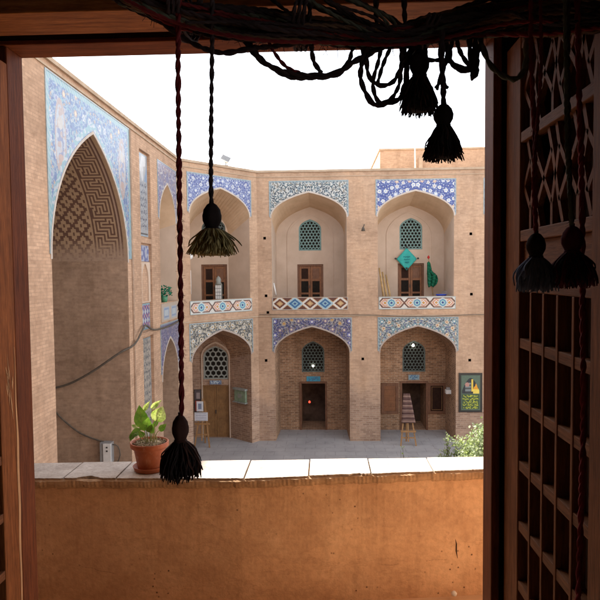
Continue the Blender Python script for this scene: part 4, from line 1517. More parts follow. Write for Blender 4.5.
def board_fn(A, Z):
    c, z, w, h = 6.05, 1.93, 0.94, 1.62
    u, v = A - c, Z - z
    rgb = np.empty(A.shape + (3,))
    rgb[:] = (0.09, 0.14, 0.10)
    e = np.minimum(0.40 - np.abs(u), 0.74 - np.abs(v))
    rgb[(e > 0.0) & (e < 0.02)] = (0.05, 0.07, 0.05)
    top = 0.62 - 0.55 * np.abs(u / 0.36) ** 1.7
    arch = (np.abs(u) < 0.36) & (v < top) & (v > -0.04)
    rgb[arch] = (0.02, 0.025, 0.03)
    m = arch & (u > -0.22) & (u < 0.02) & (v > 0.02) & (v < 0.42)
    rgb[m] = (0.20, 0.24, 0.24)
    rgb[m & (np.floor(v / 0.07) % 2 == 0)] = (0.07, 0.08, 0.08)
    m = arch & (np.hypot(u + 0.14, (v - 0.34)) < 0.09)
    rgb[m] = (0.45, 0.24, 0.20)
    rgb[arch & (np.abs(u - 0.07) < 0.035) & (v > 0.05) & (v < 0.56)] = (0.75, 0.55, 0.08)
    fl_ = arch & (u > 0.10) & (v < 0.10 + 0.30 * np.clip(1 - np.abs(u - 0.22) / 0.13, 0, 1) + 0.03 * np.sin(u * 60))
    rgb[fl_] = (0.75, 0.34, 0.02)
    rgb[fl_ & (v < 0.14)] = (0.80, 0.62, 0.10)
    m = (np.abs(u) < 0.36) & (v < -0.06) & (v > -0.68)
    rgb[m] = (0.045, 0.085, 0.035)
    t = persian_lines(A, Z, c, z - 0.15, 0.64, 5, 0.122, 5)
    rgb[t & m] = (0.42, 0.46, 0.04)
    return rgb


sign('notice_board', 'tall green framed board with yellow script on the pier right of the easel', FAR, 6.05, 1.93, 0.96, 1.64, -0.05, board_fn, 0.045, 'black_frame')


def blue_fn(c, z, w, h, col, seed):
    def fn(A, Z):
        rgb = np.empty(A.shape + (3,))
        rgb[:] = col
        t = persian_lines(A, Z, c, z, w * 0.8, 1, h * 0.9, seed)
        rgb[t] = (0.50, 0.60, 0.66) if col[2] < 0.4 else (0.06, 0.16, 0.30)
        return rgb
    return fn


sign('door_sign', 'small blue enamel plate over the dark central doorway', FAR, -0.50, 2.20, 0.62, 0.22, BACK - 0.05, blue_fn(-0.50, 2.20, 0.62, 0.22, (0.04, 0.30, 0.46), 1), 0.03, 'sign_blue')
sign('door_sign', 'pale blue plate over the doorway behind the easel', FAR, 3.98, 2.26, 0.50, 0.24, BACK - 0.05, blue_fn(3.98, 2.26, 0.50, 0.24, (0.24, 0.36, 0.42), 2), 0.03, 'grey_metal')
sign('door_sign', 'grey blue plate between the ochre double door and its tiled grille', CBK, dcx, 2.30, 0.52, 0.18, -0.09, blue_fn(dcx, 2.30, 0.52, 0.18, (0.12, 0.17, 0.30), 3), 0.03, 'grey_metal')


def poster_fn(A, Z):
    rgb = np.empty(A.shape + (3,))
    rgb[:] = (0.05, 0.03, 0.03)
    rgb[(Z > 1.55)] = (0.10, 0.08, 0.09)
    rgb[(np.abs(A + 5.48) < 0.10) & (Z > 1.05) & (Z < 1.5)] = (0.40, 0.08, 0.06)
    rgb[(np.abs(A + 5.46) < 0.08) & (Z > 1.58) & (Z < 1.85)] = (0.34, 0.28, 0.28)
    return rgb


sign('poster', 'dark red poster hung left of the ochre double door', CBK, -5.48, 1.45, 0.30, 1.06, -0.03, poster_fn, 0.025)

# turquoise diamond banner and other things on the right gallery
bq = FAR.p(3.66, 8.0, BACK - 0.12)
bn = thing('diamond_banner', 'turquoise diamond cloth banner over the upper right brown door', 'banner', bq)
mbn = MB()
pts = [(3.66, 8.02), (4.11, 7.55), (3.66, 7.03), (3.21, 7.55)]
nn = 10
vs, fs = [], []
for i in range(nn + 1):
    for j in range(nn + 1):
        u, v = i / nn, j / nn
        a = 3.66 + (u - v) * 0.45
        z = 8.02 - (u + v) / 2 * 0.99
        vs.append(FAR.p(a, z, BACK - 0.10 + 0.015 * sin(a * 14) - 0.02 * sin(pi * u) * sin(pi * v)))
for i in range(nn):
    for j in range(nn):
        fs.append((i * (nn + 1) + j, (i + 1) * (nn + 1) + j, (i + 1) * (nn + 1) + j + 1, i * (nn + 1) + j + 1))
mbn.add(vs, fs, 0, True)
o = mbn.build('cloth', M['teal_cloth'], bn)
sd = o.modifiers.new('thickness', 'SOLIDIFY')
sd.thickness = 0.008
scr_m = plain('banner_script', (0.03, 0.25, 0.26), 0.7, 0.2)
for (a0, a1, zz) in ((3.50, 3.82, 7.60), (3.54, 3.80, 7.48), (3.57, 3.76, 7.36)):
    k = 8
    mbn = MB()
    for i in range(k):
        a = a0 + (a1 - a0) * i / k
        mbn.hexa([FAR.p(a, zz + 0.02 * sin(i * 2.1), BACK - 0.145), FAR.p(a + 0.03, zz + 0.02 * sin(i * 2.1), BACK - 0.145), FAR.p(a + 0.03, zz + 0.02 * sin(i * 2.1), BACK - 0.135), FAR.p(a, zz + 0.02 * sin(i * 2.1), BACK - 0.135),
                  FAR.p(a, zz + 0.05, BACK - 0.145), FAR.p(a + 0.03, zz + 0.05, BACK - 0.145), FAR.p(a + 0.03, zz + 0.05, BACK - 0.135), FAR.p(a, zz + 0.05, BACK - 0.135)])
    mbn.build('lettering', scr_m, bn)
for (a, z) in ((3.66, 8.05), (4.15, 7.55), (3.17, 7.55), (3.66, 7.12)):
    mbn = MB()
    mbn.lathe([(0.001, -0.045), (0.04, -0.03), (0.05, 0), (0.04, 0.03), (0.001, 0.045)], FAR.p(a, z, BACK - 0.16), 8)
    mbn.build('pompom', M['dark_metal'], bn)

# green draped flag leaning in the gallery
gq = at(432, 287, 26.3)
gf = thing('draped_flag', 'green cloth flag with red tip leaning in the upper right gallery', 'flag', (gq.x, gq.y, 5.4))
mbn = MB()
pa, pb = Vector((gq.x + 0.12, 26.4, 5.4)), at(428.5, 257.5, 26.3)
mbn.tube([pa, pb], 0.018, 6)
mbn.build('pole', M['reed'], gf)
mbn = MB()
mbn.lathe([(0.001, -0.07), (0.05, -0.03), (0.055, 0.02), (0.02, 0.08), (0.001, 0.10)], pb, 8)
mbn.build('finial', M['red_cloth'], gf)
mbn = MB()
sil = [(427.4, 262, 429.8), (427.2, 266, 430.5), (427.2, 270, 431.5), (427.4, 273, 433.5), (427.8, 275, 437.0), (428.0, 278, 438.0), (428.0, 281, 437.6), (428.3, 284, 436.6), (429.0, 286.5, 435.0)]
A_, B_, C_ = [], [], []
rows = []
for i, (x0, y, x1) in enumerate(sil):
    row = []
    for k in range(12):
        t = k / 11
        q = at(x0 + (x1 - x0) * t, y + 0.8 * sin(t * 9 + i), 26.28)
        q.y += 0.07 * sin(t * 14 + i * 0.4)
        row.append(q)
    rows.append(row)
for i in range(len(rows) - 1):
    mbn.loft(rows[i], rows[i + 1], 0, True)
o = mbn.build('cloth', M['green_cloth'], gf)
sd = o.modifiers.new('thickness', 'SOLIDIFY')
sd.thickness = 0.03

# leaning reed poles, blue tub, white tubes
for i, (x0, y0, x1, y1, lab) in enumerate(((383.5, 298, 379.2, 268, 'leftmost of three tan reed poles leaning in the upper right gallery'),
                                           (386.5, 298, 382.4, 272, 'middle of three tan reed poles leaning in the upper right gallery'),
                                           (390.0, 298, 386.0, 275, 'shortest, rightmost reed pole leaning in the upper right gallery'))):
    b_ = MB()
    a_, c_ = at(x0, y0, 25.5), at(x1, y1, 25.75 + 0.1 * i)
    a_ = a_ + (a_ - c_).normalized() * 0.45
    a_.z = max(a_.z, 5.41)
    b_.tube([a_, a_.lerp(c_, 0.5) + Vector((0.015, 0, 0)), c_], [0.05, 0.045, 0.035], 8)
    tag(b_.build('reed_pole', M['reed']), lab, 'pole', 'reed poles in the gallery')
tq = at(441.5, 296, 25.7)
tb = thing('plastic_tub', 'blue plastic tub peeping over the upper right balcony panel', 'tub', (tq.x, 25.75, 5.4))
b_ = MB()
b_.lathe([(0.15, 0), (0.17, 0.02), (0.20, 0.58), (0.185, 0.58), (0.165, 0.05), (0.001, 0.05)], (tq.x, 25.75, 5.4), 18)
b_.build('bowl', M['blue_plastic'], tb)
b_ = MB()
b_.lathe([(0.195, 0.56), (0.225, 0.565), (0.228, 0.60), (0.195, 0.605)], (tq.x, 25.75, 5.4), 18)
b_.build('rim', M['blue_plastic'], tb)
# grey sacks beside the tub
sq = at(446, 292, 26.2)
b_ = MB()
b_.lathe([(0.001, 0), (0.30, 0.0), (0.36, 0.2), (0.30, 0.5), (0.15, 0.70), (0.001, 0.74)], (sq.x, 26.2, 5.4), 12, mod=lambda a, z: 1 + 0.12 * sin(3 * a + z * 6))
tag(b_.build('sack', plain('grey_sack', (0.30, 0.25, 0.22), 0.9, 0.1)), 'grey sack slumped behind the blue tub', 'sack')
for (px0, py0, px1, py1, Y, lab) in ((276.0, 293, 273.6, 283, 25.45, 'white tube lamp upright at left of the central upper gallery'),):
    b_ = MB()
    b_.tube([at(px0, py0 + 2, Y), at(px1, py1, Y)], 0.035, 8)
    tag(b_.build('tube_lamp', M['white']), lab, 'lamp')
q0 = CH.p(cl + 0.05, 7.0, 0.10)
tl = thing('tube_lamp', 'white tube lamp with round cap on the left jamb of the upper corner gallery', 'lamp', (q0.x, q0.y, 6.2))
b_ = MB()
b_.tube([Vector((q0.x, q0.y, 6.2)), Vector((q0.x, q0.y, 7.1))], 0.035, 8)
b_.build('tube', M['white'], tl)
b_ = MB()
b_.lathe([(0.001, -0.12), (0.09, -0.08), (0.12, 0), (0.09, 0.08), (0.001, 0.12)], (q0.x, q0.y, 7.62), 12)
b_.tube([(q0.x, q0.y, 7.10), (q0.x, q0.y, 7.54)], 0.012, 6)
b_.build('lamp_globe', M['white'], tl)
# white lantern drawn for the pale panes of the corner gallery door
lq = at(218.5, 296, 25.15)
ln = thing('fixture', 'tall white lattice lantern standing in front of the upper corner door', 'fixture', (lq.x, 25.15, 5.4))
b_ = MB()
for i in range(3):
    for j in range(5):
        a0 = lq.x - 0.12 + i * 0.082
        z0 = 5.75 + j * 0.15
        b_.box(a0, a0 + 0.065, 25.13, 25.17, z0, z0 + 0.125)
b_.build('pane', M['white'], ln)
b_ = MB()
b_.box(lq.x - 0.14, lq.x + 0.14, 25.175, 25.30, 5.4, 6.52)
b_.lathe([(0.15, 6.52), (0.10, 6.62), (0.12, 6.70), (0.08, 6.80), (0.001, 6.88)], (lq.x, 25.2, 0), 10)
b_.build('casing', M['grille_pale'], ln)

# wall lamp bracket on the pier between the two bays
wl = at(363, 228, 24.9)
b_ = MB()
b_.tube([wl + Vector((0.05, 0.12, 0.12)), wl + Vector((0.05, -0.05, 0.14)), wl + Vector((0.02, -0.12, 0.05))], 0.02, 6)
b_.lathe([(0.02, 0.08), (0.05, 0.03), (0.085, -0.10), (0.001, -0.11)], wl + Vector((0.0, -0.12, -0.03)), 10)
tag(b_.build('wall_lamp', M['cable']), 'grey bracket lamp on the pier between the two upper galleries', 'lamp')

# white lamp box in the right lower niche, green box in the corner niche
lp = at(451, 391, 25.9)
lb = thing('lamp_box', 'white box lamp on the right wall of the niche with the shutters', 'lamp', (5.1, 25.9, 1.9))
b_ = MB()
b_.box(lp.x - 0.24, lp.x + 0.20, 25.75, 26.05, lp.z - 0.11, lp.z + 0.06)
b_.build('box', M['white'], lb, 0.02)
b_ = MB()
b_.box(lp.x + 0.20, lp.x + 0.32, 25.85, 25.95, lp.z - 0.04, lp.z + 0.0)
b_.box(lp.x - 0.20, lp.x - 0.05, 25.85, 25.95, lp.z + 0.06, lp.z + 0.16)
b_.build('bracket', M['grey_metal'], lb)

JR = Frame((CH.p(cl + CW, 0).x, CH.p(cl + CW, 0).y), (CBK.p(bc + bw / 2, 0).x - CH.p(cl + CW, 0).x, CBK.p(bc + bw / 2, 0).y - CH.p(cl + CW, 0).y))
sgn_ = 1 if (Vector((-4, 22)) - JR.o).dot(JR.n) > 0 else -1
bx_ = JR.p(0.62, 1.80, 0)
gb = thing('wall_box', 'green and white box fixed on the side wall of the corner niche', 'box', bx_)
b_ = MB()
def jb(mb, a0, a1, z0, z1, d0, d1):
    mb.hexa([JR.p(a0, z0, d0 * -sgn_), JR.p(a1, z0, d0 * -sgn_), JR.p(a1, z0, d1 * -sgn_), JR.p(a0, z0, d1 * -sgn_),
             JR.p(a0, z1, d0 * -sgn_), JR.p(a1, z1, d0 * -sgn_), JR.p(a1, z1, d1 * -sgn_), JR.p(a0, z1, d1 * -sgn_)])
jb(b_, 0.28, 0.96, 1.55, 2.05, 0.0, 0.10)
b_.build('case', M['green_box'], gb, 0.01)
b_ = MB()
jb(b_, 0.24, 1.0, 2.05, 2.12, 0.0, 0.16)
jb(b_, 0.24, 1.0, 1.50, 1.55, 0.0, 0.16)
jb(b_, 0.50, 0.74, 1.72, 1.88, 0.101, 0.108)
b_.build('cover', M['grille_pale'], gb)

# lamps that are lit behind the lower grilles and the red light inside the dark doorway
for (px, py, Y, r_, lab, mt_) in ((313, 366, 26.77, 0.05, 'small lit bulb on the grille over the central doorway', 'bulb'),
                                  (413.2, 345.5, 26.77, 0.06, 'small lit bulb at the top of the grille behind the easel', 'bulb'),
                                  (309.5, 402, 27.6, 0.055, 'red light glowing inside the dark central doorway', 'red_bulb')):
    q = at(px, py, Y)
    b_ = MB()
    b_.lathe([(0.001, -r_), (r_ * 0.7, -r_ * 0.7), (r_, 0), (r_ * 0.7, r_ * 0.7), (r_ * 0.3, r_ * 1.1), (0.001, r_ * 1.2)], q, 12)
    tag(b_.build('bulb', M[mt_]), lab, 'lamp')


def easel(name, label, base, h, w, lean, face, seat):
    root = thing(name, label, 'easel', base)
    b = Vector(base)
    def leg(a, c):
        m_ = MB()
        m_.bar(a, c, 0.055, 0.04, (0, 1, 0.2))
        m_.build('leg', M['easel'], root)
    top = b + Vector((0, lean, h))
    leg(b + Vector((-w / 2, 0, 0)), top + Vector((-0.06, 0, 0)))
    leg(b + Vector((w / 2, 0, 0)), top + Vector((0.06, 0, 0)))
    leg(b + Vector((0, 0.65, 0)), top + Vector((0, 0.03, -0.05)))
    m_ = MB()
    t = seat / h
    m_.bar(b + Vector((-w / 2 - 0.0, lean * t - 0.05, seat)), b + Vector((w / 2 + 0.0, lean * t - 0.05, seat)), 0.08, 0.07)
    m_.build('ledge', M['easel'], root)
    m_ = MB()
    m_.bar(b + Vector((0, lean * 0.05 - 0.03, seat * 0.3)), top + Vector((0, -0.02, 0.10)), 0.05, 0.03, (0, 1, 0.2))
    m_.build('mast', M['easel'], root)
    m_ = MB()
    m_.bar(b + Vector((-w * 0.42, lean * 0.14, seat * 0.55)), b + Vector((w * 0.42, lean * 0.14, seat * 0.55)), 0.03, 0.05)
    m_.build('rail', M['easel'], root)
    return root


eb = Vector((3.25, 24.6, G))
e0 = at(408.5, 441, 24.3)
easel('easel', 'wooden easel holding a draped brown panel in front of the right doorway', (e0.x, 24.3, G), 1.95, 0.62, 0.40, None, 0.58)
# brown woven panel on it: narrow at the top, wide at the ledge
pn = MB()
rows = []
for i in range(14):
    t = i / 13
    y = 393.5 + (423 - 393.5) * t
    xl = 403.2 - 1.8 * t
    xr = 409.6 + 6.0 * t
    row = []
    for k in range(9):
        s = k / 8
        q = at(xl + (xr - xl) * s, y, 24.3)
        zf = (q.z - G) / 1.95
        q = at(xl + (xr - xl) * s, y, 24.3 + 0.40 * zf - 0.10)
        q.y += 0.012 * sin(s * 12 + t * 3)
        row.append(q)
    rows.append(row)
for i in range(13):
    pn.loft(rows[i], rows[i + 1], 0, True)


def stripe_mat():
    m, n, b = new_mat('striped_brown_cloth', 0.9, 0.1)
    geo = n.nodes.new('ShaderNodeNewGeometry').outputs['Position']
    wv = n.nodes.new('ShaderNodeTexWave')
    wv.wave_type = 'BANDS'
    wv.bands_direction = 'Z'
    wv.inputs['Scale'].default_value = 1.6
    wv.inputs['Distortion'].default_value = 1.2
    n.links.new(geo, wv.inputs['Vector'])
    n.links.new(ramp(n, wv.outputs['Fac'], [(0.2, (0.10, 0.055, 0.05)), (0.6, (0.19, 0.12, 0.10)), (0.9, (0.24, 0.15, 0.12))]), b.inputs['Base Color'])
    return m


o = pn.build('woven_panel', stripe_mat())
sd = o.modifiers.new('thickness', 'SOLIDIFY')
sd.thickness = 0.03
tag(o, 'brown striped panel standing on the easel by the right doorway', 'display panel')

e1 = at(202, 443, 24.0)
easel('easel', 'light wooden easel with white papers by the ochre double door', (e1.x, 24.0, G), 1.85, 0.62, 0.35, None, 0.95)
for (x0, y0, x1, y1, lab, c2) in ((196.5, 401, 203.5, 411.5, 'upper white sheet with a blue picture on the light easel', 1), (194.5, 412, 208, 421, 'lower white printed sheet on the light easel', 0)):
    a_, c_ = at(x0, y1, 24.10), at(x1, y0, 24.20)
    f_ = Frame((a_.x, 24.12), (1, 0))
    root = thing('paper_sheet', lab, 'sheet', (a_.x, 24.12, a_.z))
    b_ = MB()
    w0, h0 = c_.x - a_.x, c_.z - a_.z
    b_.box(a_.x, a_.x + w0, 24.12, 24.135, a_.z, a_.z + h0)
    b_.build('sheet', M['white'], root)
    def pf(A, Z, w0=w0, h0=h0, z0=a_.z, c2=c2):
        rgb = np.empty(A.shape + (3,))
        rgb[:] = (0.60, 0.62, 0.68)
        if c2:
            rgb[(np.abs(A - w0 / 2) < w0 * 0.22) & (np.abs(Z - z0 - h0 * 0.5) < h0 * 0.3)] = (0.18, 0.22, 0.32)
        else:
            rgb[(np.floor((Z - z0) / 0.05) % 2 == 0) & (np.abs(A - w0 / 2) < w0 * 0.4)] = (0.46, 0.48, 0.56)
        return rgb
    colour_grid('print', root, f_, 0.01, w0 - 0.01, a_.z + 0.01, a_.z + h0 - 0.01, 0.004 - 0.01, 0.02, pf, M['painted'])

# small plant in a green pot on the narrow bay's balcony
pq = LEFT.p(NBc - 0.2, 6.02, 0.12)
sp = thing('potted_shrub', 'little green potted plant on the balcony of the narrow bay', 'plant', pq)
b_ = MB()
b_.lathe([(0.09, 0), (0.13, 0.22), (0.10, 0.22), (0.001, 0.2)], pq, 12)
b_.build('pot', plain('green_pot', (0.07, 0.25, 0.14), 0.5, 0.4), sp)
b_ = MB()
rl = random.Random(5)
for i in range(70):
    a = rl.uniform(0, 6.28)
    rr_ = rl.uniform(0.03, 0.28)
    c0 = pq + Vector((rr_ * cos(a), rr_ * sin(a), 0.22 + rl.uniform(0, 0.36) * (1 - rr_)))
    d1 = Vector((rl.uniform(-1, 1), rl.uniform(-1, 1), rl.uniform(-.3, 1))).normalized() * 0.075
    d2 = d1.orthogonal().normalized() * 0.03
    b_.add([c0 - d1, c0 + d2, c0 + d1, c0 - d2], [(0, 1, 2, 3)])
b_.build('foliage', M['green_cloth'], sp)

# ================================================================== SHRUBS IN THE COURT
def shrub(name, label, x, y, base, top, rad, n, seed, mat, leaf=0.085, lean=0.0):
    root = thing(name, label, 'shrub', (x, y, base))
    rl = random.Random(seed)
    st, fo = MB(), MB()
    H = top - base
    tips = []
    for i in range(26):
        a = rl.uniform(0, 6.28)
        rr = rad * sqrt(rl.random())
        hh = H * (0.55 + 0.45 * rl.random()) * (1 - 0.35 * (rr / rad) ** 2)
        p0 = Vector((x + rl.uniform(-.1, .1), y + rl.uniform(-.1, .1), base))
        p2 = Vector((x + rr * cos(a), y + rr * sin(a), base + hh))
        p1 = p0.lerp(p2, 0.5) + Vector((0, 0, H * 0.12))
        st.tube([p0, p1, p2], [0.018, 0.011, 0.004], 5)
        tips.append((p0, p1, p2))
    for i in range(n):
        p0, p1, p2 = rl.choice(tips)
        t = rl.uniform(0.25, 1.0)
        q = p0.lerp(p1, t).lerp(p1.lerp(p2, t), t)
        q = q + Vector((rl.gauss(0, 1), rl.gauss(0, 1), rl.gauss(0, 1))) * rad * 0.13
        d = Vector((rl.gauss(0, 1), rl.gauss(0, 1), rl.gauss(0.35, 1))).normalized()
        L = leaf * rl.uniform(0.6, 1.2)
        s = d.orthogonal().normalized()
        s = (Matrix.Rotation(rl.uniform(0, 6.28), 3, d) @ s) * L * 0.36
        k = d.cross(s).normalized() * L * 0.08
        fo.add([q, q + d * L * 0.5 + s + k, q + d * L, q + d * L * 0.5 - s + k], [(0, 1, 2, 3)])
    st.build('stem', M['twig'], root)
    fo.build('foliage', mat, root)
    return root


shrub('court_shrub', 'bushy grey green sunlit shrub below the green notice board', 4.62, 18.0, G, 2.58, 0.92, 9000, 3, M['bush'], 0.10)
shrub('court_shrub', 'smaller pale shrub left of the bushy one', 3.78, 18.2, G, 2.12, 0.40, 1800, 4, M['bush'], 0.09)
shrub('weed', 'single thin weed rising above the parapet slabs near the easel', 2.33, 18.0, G, 1.74, 0.14, 160, 8, M['weed'], 0.09)

# ================================================================== OUR OWN SIDE: balcony, parapet, window
FLO = 5.275
own = thing('balcony_wing', 'shaded brick bay round the near balcony opening', 'building', (0, 3.4, G))
OWN = Frame((0, 3.36), (1, 0))
op = arch_pts(-0.15, 3.9, FLO, 9.25, 10.28)
w_ = MB()
# the side facing the court, with the balcony opening
w_.poly([OWN.p(a, z) for a, z in [(-5.3, G), (14, G), (14, TOP), (-5.3, TOP)]], [[OWN.p(a, z) for a, z in op]])
# balcony side walls and vault back to the window wall
A_ = [OWN.p(a, z) for a, z in op]
B_ = [Vector((p.x, 2.0, p.z)) for p in A_]
w_.loft(A_, B_)
w_.build('wall', M['brick'], own)

b_ = MB()
b_.box(-2.1, 1.8, 1.70, 3.36, FLO - 0.15, FLO)
bf = b_.build('balcony_floor', M['balcony_floor'])
bf['kind'] = 'structure'

# parapet: mud plaster body, crumbling lip, stone slabs
pw = thing('parapet_wall', 'ochre mud plastered parapet wall of the near balcony capped with pale slabs', 'wall', (-0.15, 3.1, FLO))
def yin(x):
    return np.interp(x, [-2.1, -0.43, 0.08, 0.8, 1.8], [2.935, 2.95, 3.015, 3.10, 3.22])
def yout(x):
    return np.interp(x, [-2.1, -1.5, 0.0, 0.8, 1.8], [3.15, 3.19, 3.27, 3.315, 3.35])
rs = np.random.RandomState(4)
jit = smooth_field(91, 26, 14)
jit2 = smooth_field(92, 60, 14)
jit3 = smooth_field(93, 160, 14)
XS = np.linspace(-2.1, 1.8, 901)
b_ = MB()
pro = []
for x in XS:
    j = 0.0022 * float(jit(np.array(x), np.array(0.0))) + 0.0022 * float(jit2(np.array(x), np.array(1.0))) + 0.0012 * float(jit3(np.array(x), np.array(1.0)))
    yi, yo = float(yin(x)), float(yout(x))
    zl = 5.914 + 0.0018 * float(jit(np.array(x), np.array(3.0))) + 0.0016 * float(jit2(np.array(x), np.array(9.0))) + 0.0012 * float(jit3(np.array(x), np.array(2.0)))
    pro.append([Vector((x, yi + 0.050, FLO - 0.02)), Vector((x, yi + 0.046, FLO + 0.3)), Vector((x, yi + 0.040 + 0.4 * j, zl - 0.012)),
                Vector((x, yi + 0.022 + j, zl + 0.000)), Vector((x, yi + 0.006 + j, zl + 0.006)), Vector((x, yi + j, zl + 0.022)), Vector((x, yi + 0.002 + j, 5.952 + 0.5 * j)), Vector((x, yi + 0.016 + j, 5.9602)), Vector((x, yi + 0.03 + j, 5.950)),
                Vector((x, yo - 0.005, 5.950)), Vector((x, yo - 0.005, FLO - 0.02))])
for i in range(len(pro) - 1):
    b_.loft(pro[i][:3], pro[i + 1][:3], 0, True)
    b_.loft(pro[i][-2:], pro[i + 1][-2:], 0, True)
b_.build('plaster_body', M['mud'], pw)
b_ = MB()
for i in range(len(pro) - 1):
    b_.loft(pro[i][2:-1], pro[i + 1][2:-1], 0, False)
b_.build('mud_lip', M['mud_lip'], pw)
joints = [-1.98, -1.66, -1.33, -1.06, -0.735, -0.41, -0.085, 0.235, 0.56, 0.88, 1.2, 1.5, 1.78]
for i in range(len(joints) - 1):
    x0, x1 = joints[i] + 0.004, joints[i + 1] - 0.004
    s_ = MB()
    ns = 34
    dz = rs.uniform(-0.002, 0.002)
    fr_, bk_, frb, bkb = [], [], [], []
    for k in range(ns + 1):
        x = x0 + (x1 - x0) * k / ns
        e = 0.0013 * float(jit(np.array(x * 1.3), np.array(7.0))) + 0.0018 * float(jit3(np.array(x), np.array(5.0)))
        if -1.0 < joints[i] + 0.5 and abs(x + 1.20) < 0.07:
            e += 0.035 * (1 - abs(x + 1.20) / 0.07)          # a bite out of the left slab
        if abs(x - 0.18) < 0.06:
            e += 0.004 * rs.uniform(-1, 1)
        # joints run square to the wall
        y0, y1 = float(yin(x)) + 0.014 + e, float(yout(x)) + 0.004
        fr_.append(Vector((x, y0 - 0.004, 5.9655 + dz)))
        bk_.append(Vector((x, y1, 5.9655 + dz)))
        frb.append(Vector((x, y0 + 0.003, 5.9505)))
        bkb.append(Vector((x, y1, 5.9505)))
    s_.loft(fr_, bk_)
    s_.loft(frb, fr_)
    s_.loft(bk_, bkb)
    s_.quad(fr_[0], bk_[0], bkb[0], frb[0])
    s_.quad(fr_[-1], bk_[-1], bkb[-1], frb[-1])
    s_.build('coping_slab', M['slab'], pw)
# long crack in the plaster and two pits
ck = MB()
pts = [at(461, 550, 3.0), at(462.2, 556, 3.0), at(462, 563, 3.0), at(463.5, 571, 3.0)]
ck.tube([Vector((p.x, float(yin(p.x)) + 0.047, p.z)) for p in pts], [0.001, 0.004, 0.004, 0.001], 5)
ck.build('crack', M['gap_dark'], pw)
for pth, r_ in (([(73, 560), (79, 563), (85, 566.5), (93, 567), (100, 570), (108, 571), (116, 573)], 0.0010),
                ([(129, 496), (132, 499), (135, 503)], 0.0012), ([(383, 573), (395, 574), (402, 573)], 0.0008), ([(430, 572), (441, 571), (452, 572)], 0.0008)):
    ck = MB()
    P_ = smooth_path([at(x, y, 3.0) for x, y in pth], 0.006)
    P_ = [Vector((p.x, float(yin(p.x)) + 0.0475, p.z)) for p in P_]
    ck.tube(P_, [r_ * (0.25 + 0.75 * abs(sin(k * 1.7 + p.x * 40))) for k, p in enumerate(P_)], 5)
    ck.build('crack', M['crack'], pw)
wb = at(456, 598, 3.05)
b_ = MB()
b_.lathe([(0.001, 0), (0.014, 0.002), (0.016, 0.012), (0.008, 0.022), (0.001, 0.024)], (wb.x, float(yin(wb.x)) + 0.012, max(wb.z - 0.012, FLO)), 10)
tag(b_.build('pebble', M['white']), 'tiny white pebble at the foot of the plaster wall', 'pebble')

# window wall, room
YW0, YW1 = 1.76, 2.0
rm = thing('room', 'dim plastered room from which the courtyard is seen', 'room', (0, 0, FLO))
WX0, WX1, WZ = -1.08, 0.605, 7.83
w_ = MB()
out = [(-2.4, FLO), (WX0, FLO), (WX0, WZ), (WX1, WZ), (WX1, FLO), (2.4, FLO), (2.4, 8.6), (-2.4, 8.6)]
for y in (YW0, YW1):
    w_.poly([(a, y, z) for a, z in out])
w_.loft([(WX0, YW0, FLO), (WX0, YW0, WZ), (WX1, YW0, WZ), (WX1, YW0, FLO)], [(WX0, YW1, FLO), (WX0, YW1, WZ), (WX1, YW1, WZ), (WX1, YW1, FLO)])
# side and back walls; opening on the right added to light the left frame
w_.quad((-2.4, YW0, FLO), (-2.4, -3, FLO), (-2.4, -3, 8.6), (-2.4, YW0, 8.6))
w_.poly([(2.4, YW0, FLO), (2.4, -3, FLO), (2.4, -3, 8.6), (2.4, YW0, 8.6)], [[(2.4, -0.3, 6.2), (2.4, -1.5, 6.2), (2.4, -1.5, 7.9), (2.4, -0.3, 7.9)]])
w_.quad((-2.4, -3, FLO), (2.4, -3, FLO), (2.4, -3, 8.6), (-2.4, -3, 8.6))
w_.build('wall', M['room'], rm)
w_ = MB()
w_.box(-2.4, 2.4, -3, YW1, 8.602, 8.75)
w_.build('ceiling', M['room'], rm)
w_ = MB()
w_.box(-2.4, 2.4, -3, 1.70, FLO - 0.15, FLO + 0.001)
w_.build('floor', M['balcony_floor'], rm)

# wooden window: frame, beam, two inward opening leaves
wd = thing('lattice_window', 'old red brown wooden window standing open on the balcony', 'window', (-0.2, 1.72, FLO))


def part(parent, name, m, *boxes, bev=0.003):
    b = MB()
    for q in boxes:
        b.box(*q)
    return b.build(name, M[m], parent, bev)


part(wd, 'jamb', 'wood_v', (-0.932, -0.890, 1.69, 1.78, FLO, 7.644))
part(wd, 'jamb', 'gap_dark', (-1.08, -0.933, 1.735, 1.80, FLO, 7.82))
part(wd, 'jamb', 'wood_v', (0.469, 0.492, 1.69, 1.78, FLO, 7.644))
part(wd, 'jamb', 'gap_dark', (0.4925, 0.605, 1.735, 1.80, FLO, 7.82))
part(wd, 'head_rail', 'wood_h', (-0.932, 0.492, 1.685, 1.79, 7.645, 7.658))
part(wd, 'transom_board', 'gap_dark', (-0.932, 0.492, 1.687, 1.79, 7.6585, 7.82))  # near-black tone carries the shadow lying on this board
part(wd, 'head_beam', 'beam', (-1.25, 0.85, 1.50, 1.64, 7.652, 7.702))
part(wd, 'head_beam', 'gap_dark', (-1.25, 0.85, 1.46, 1.755, 7.703, 7.90))  # dark block put in for the shade above the beam


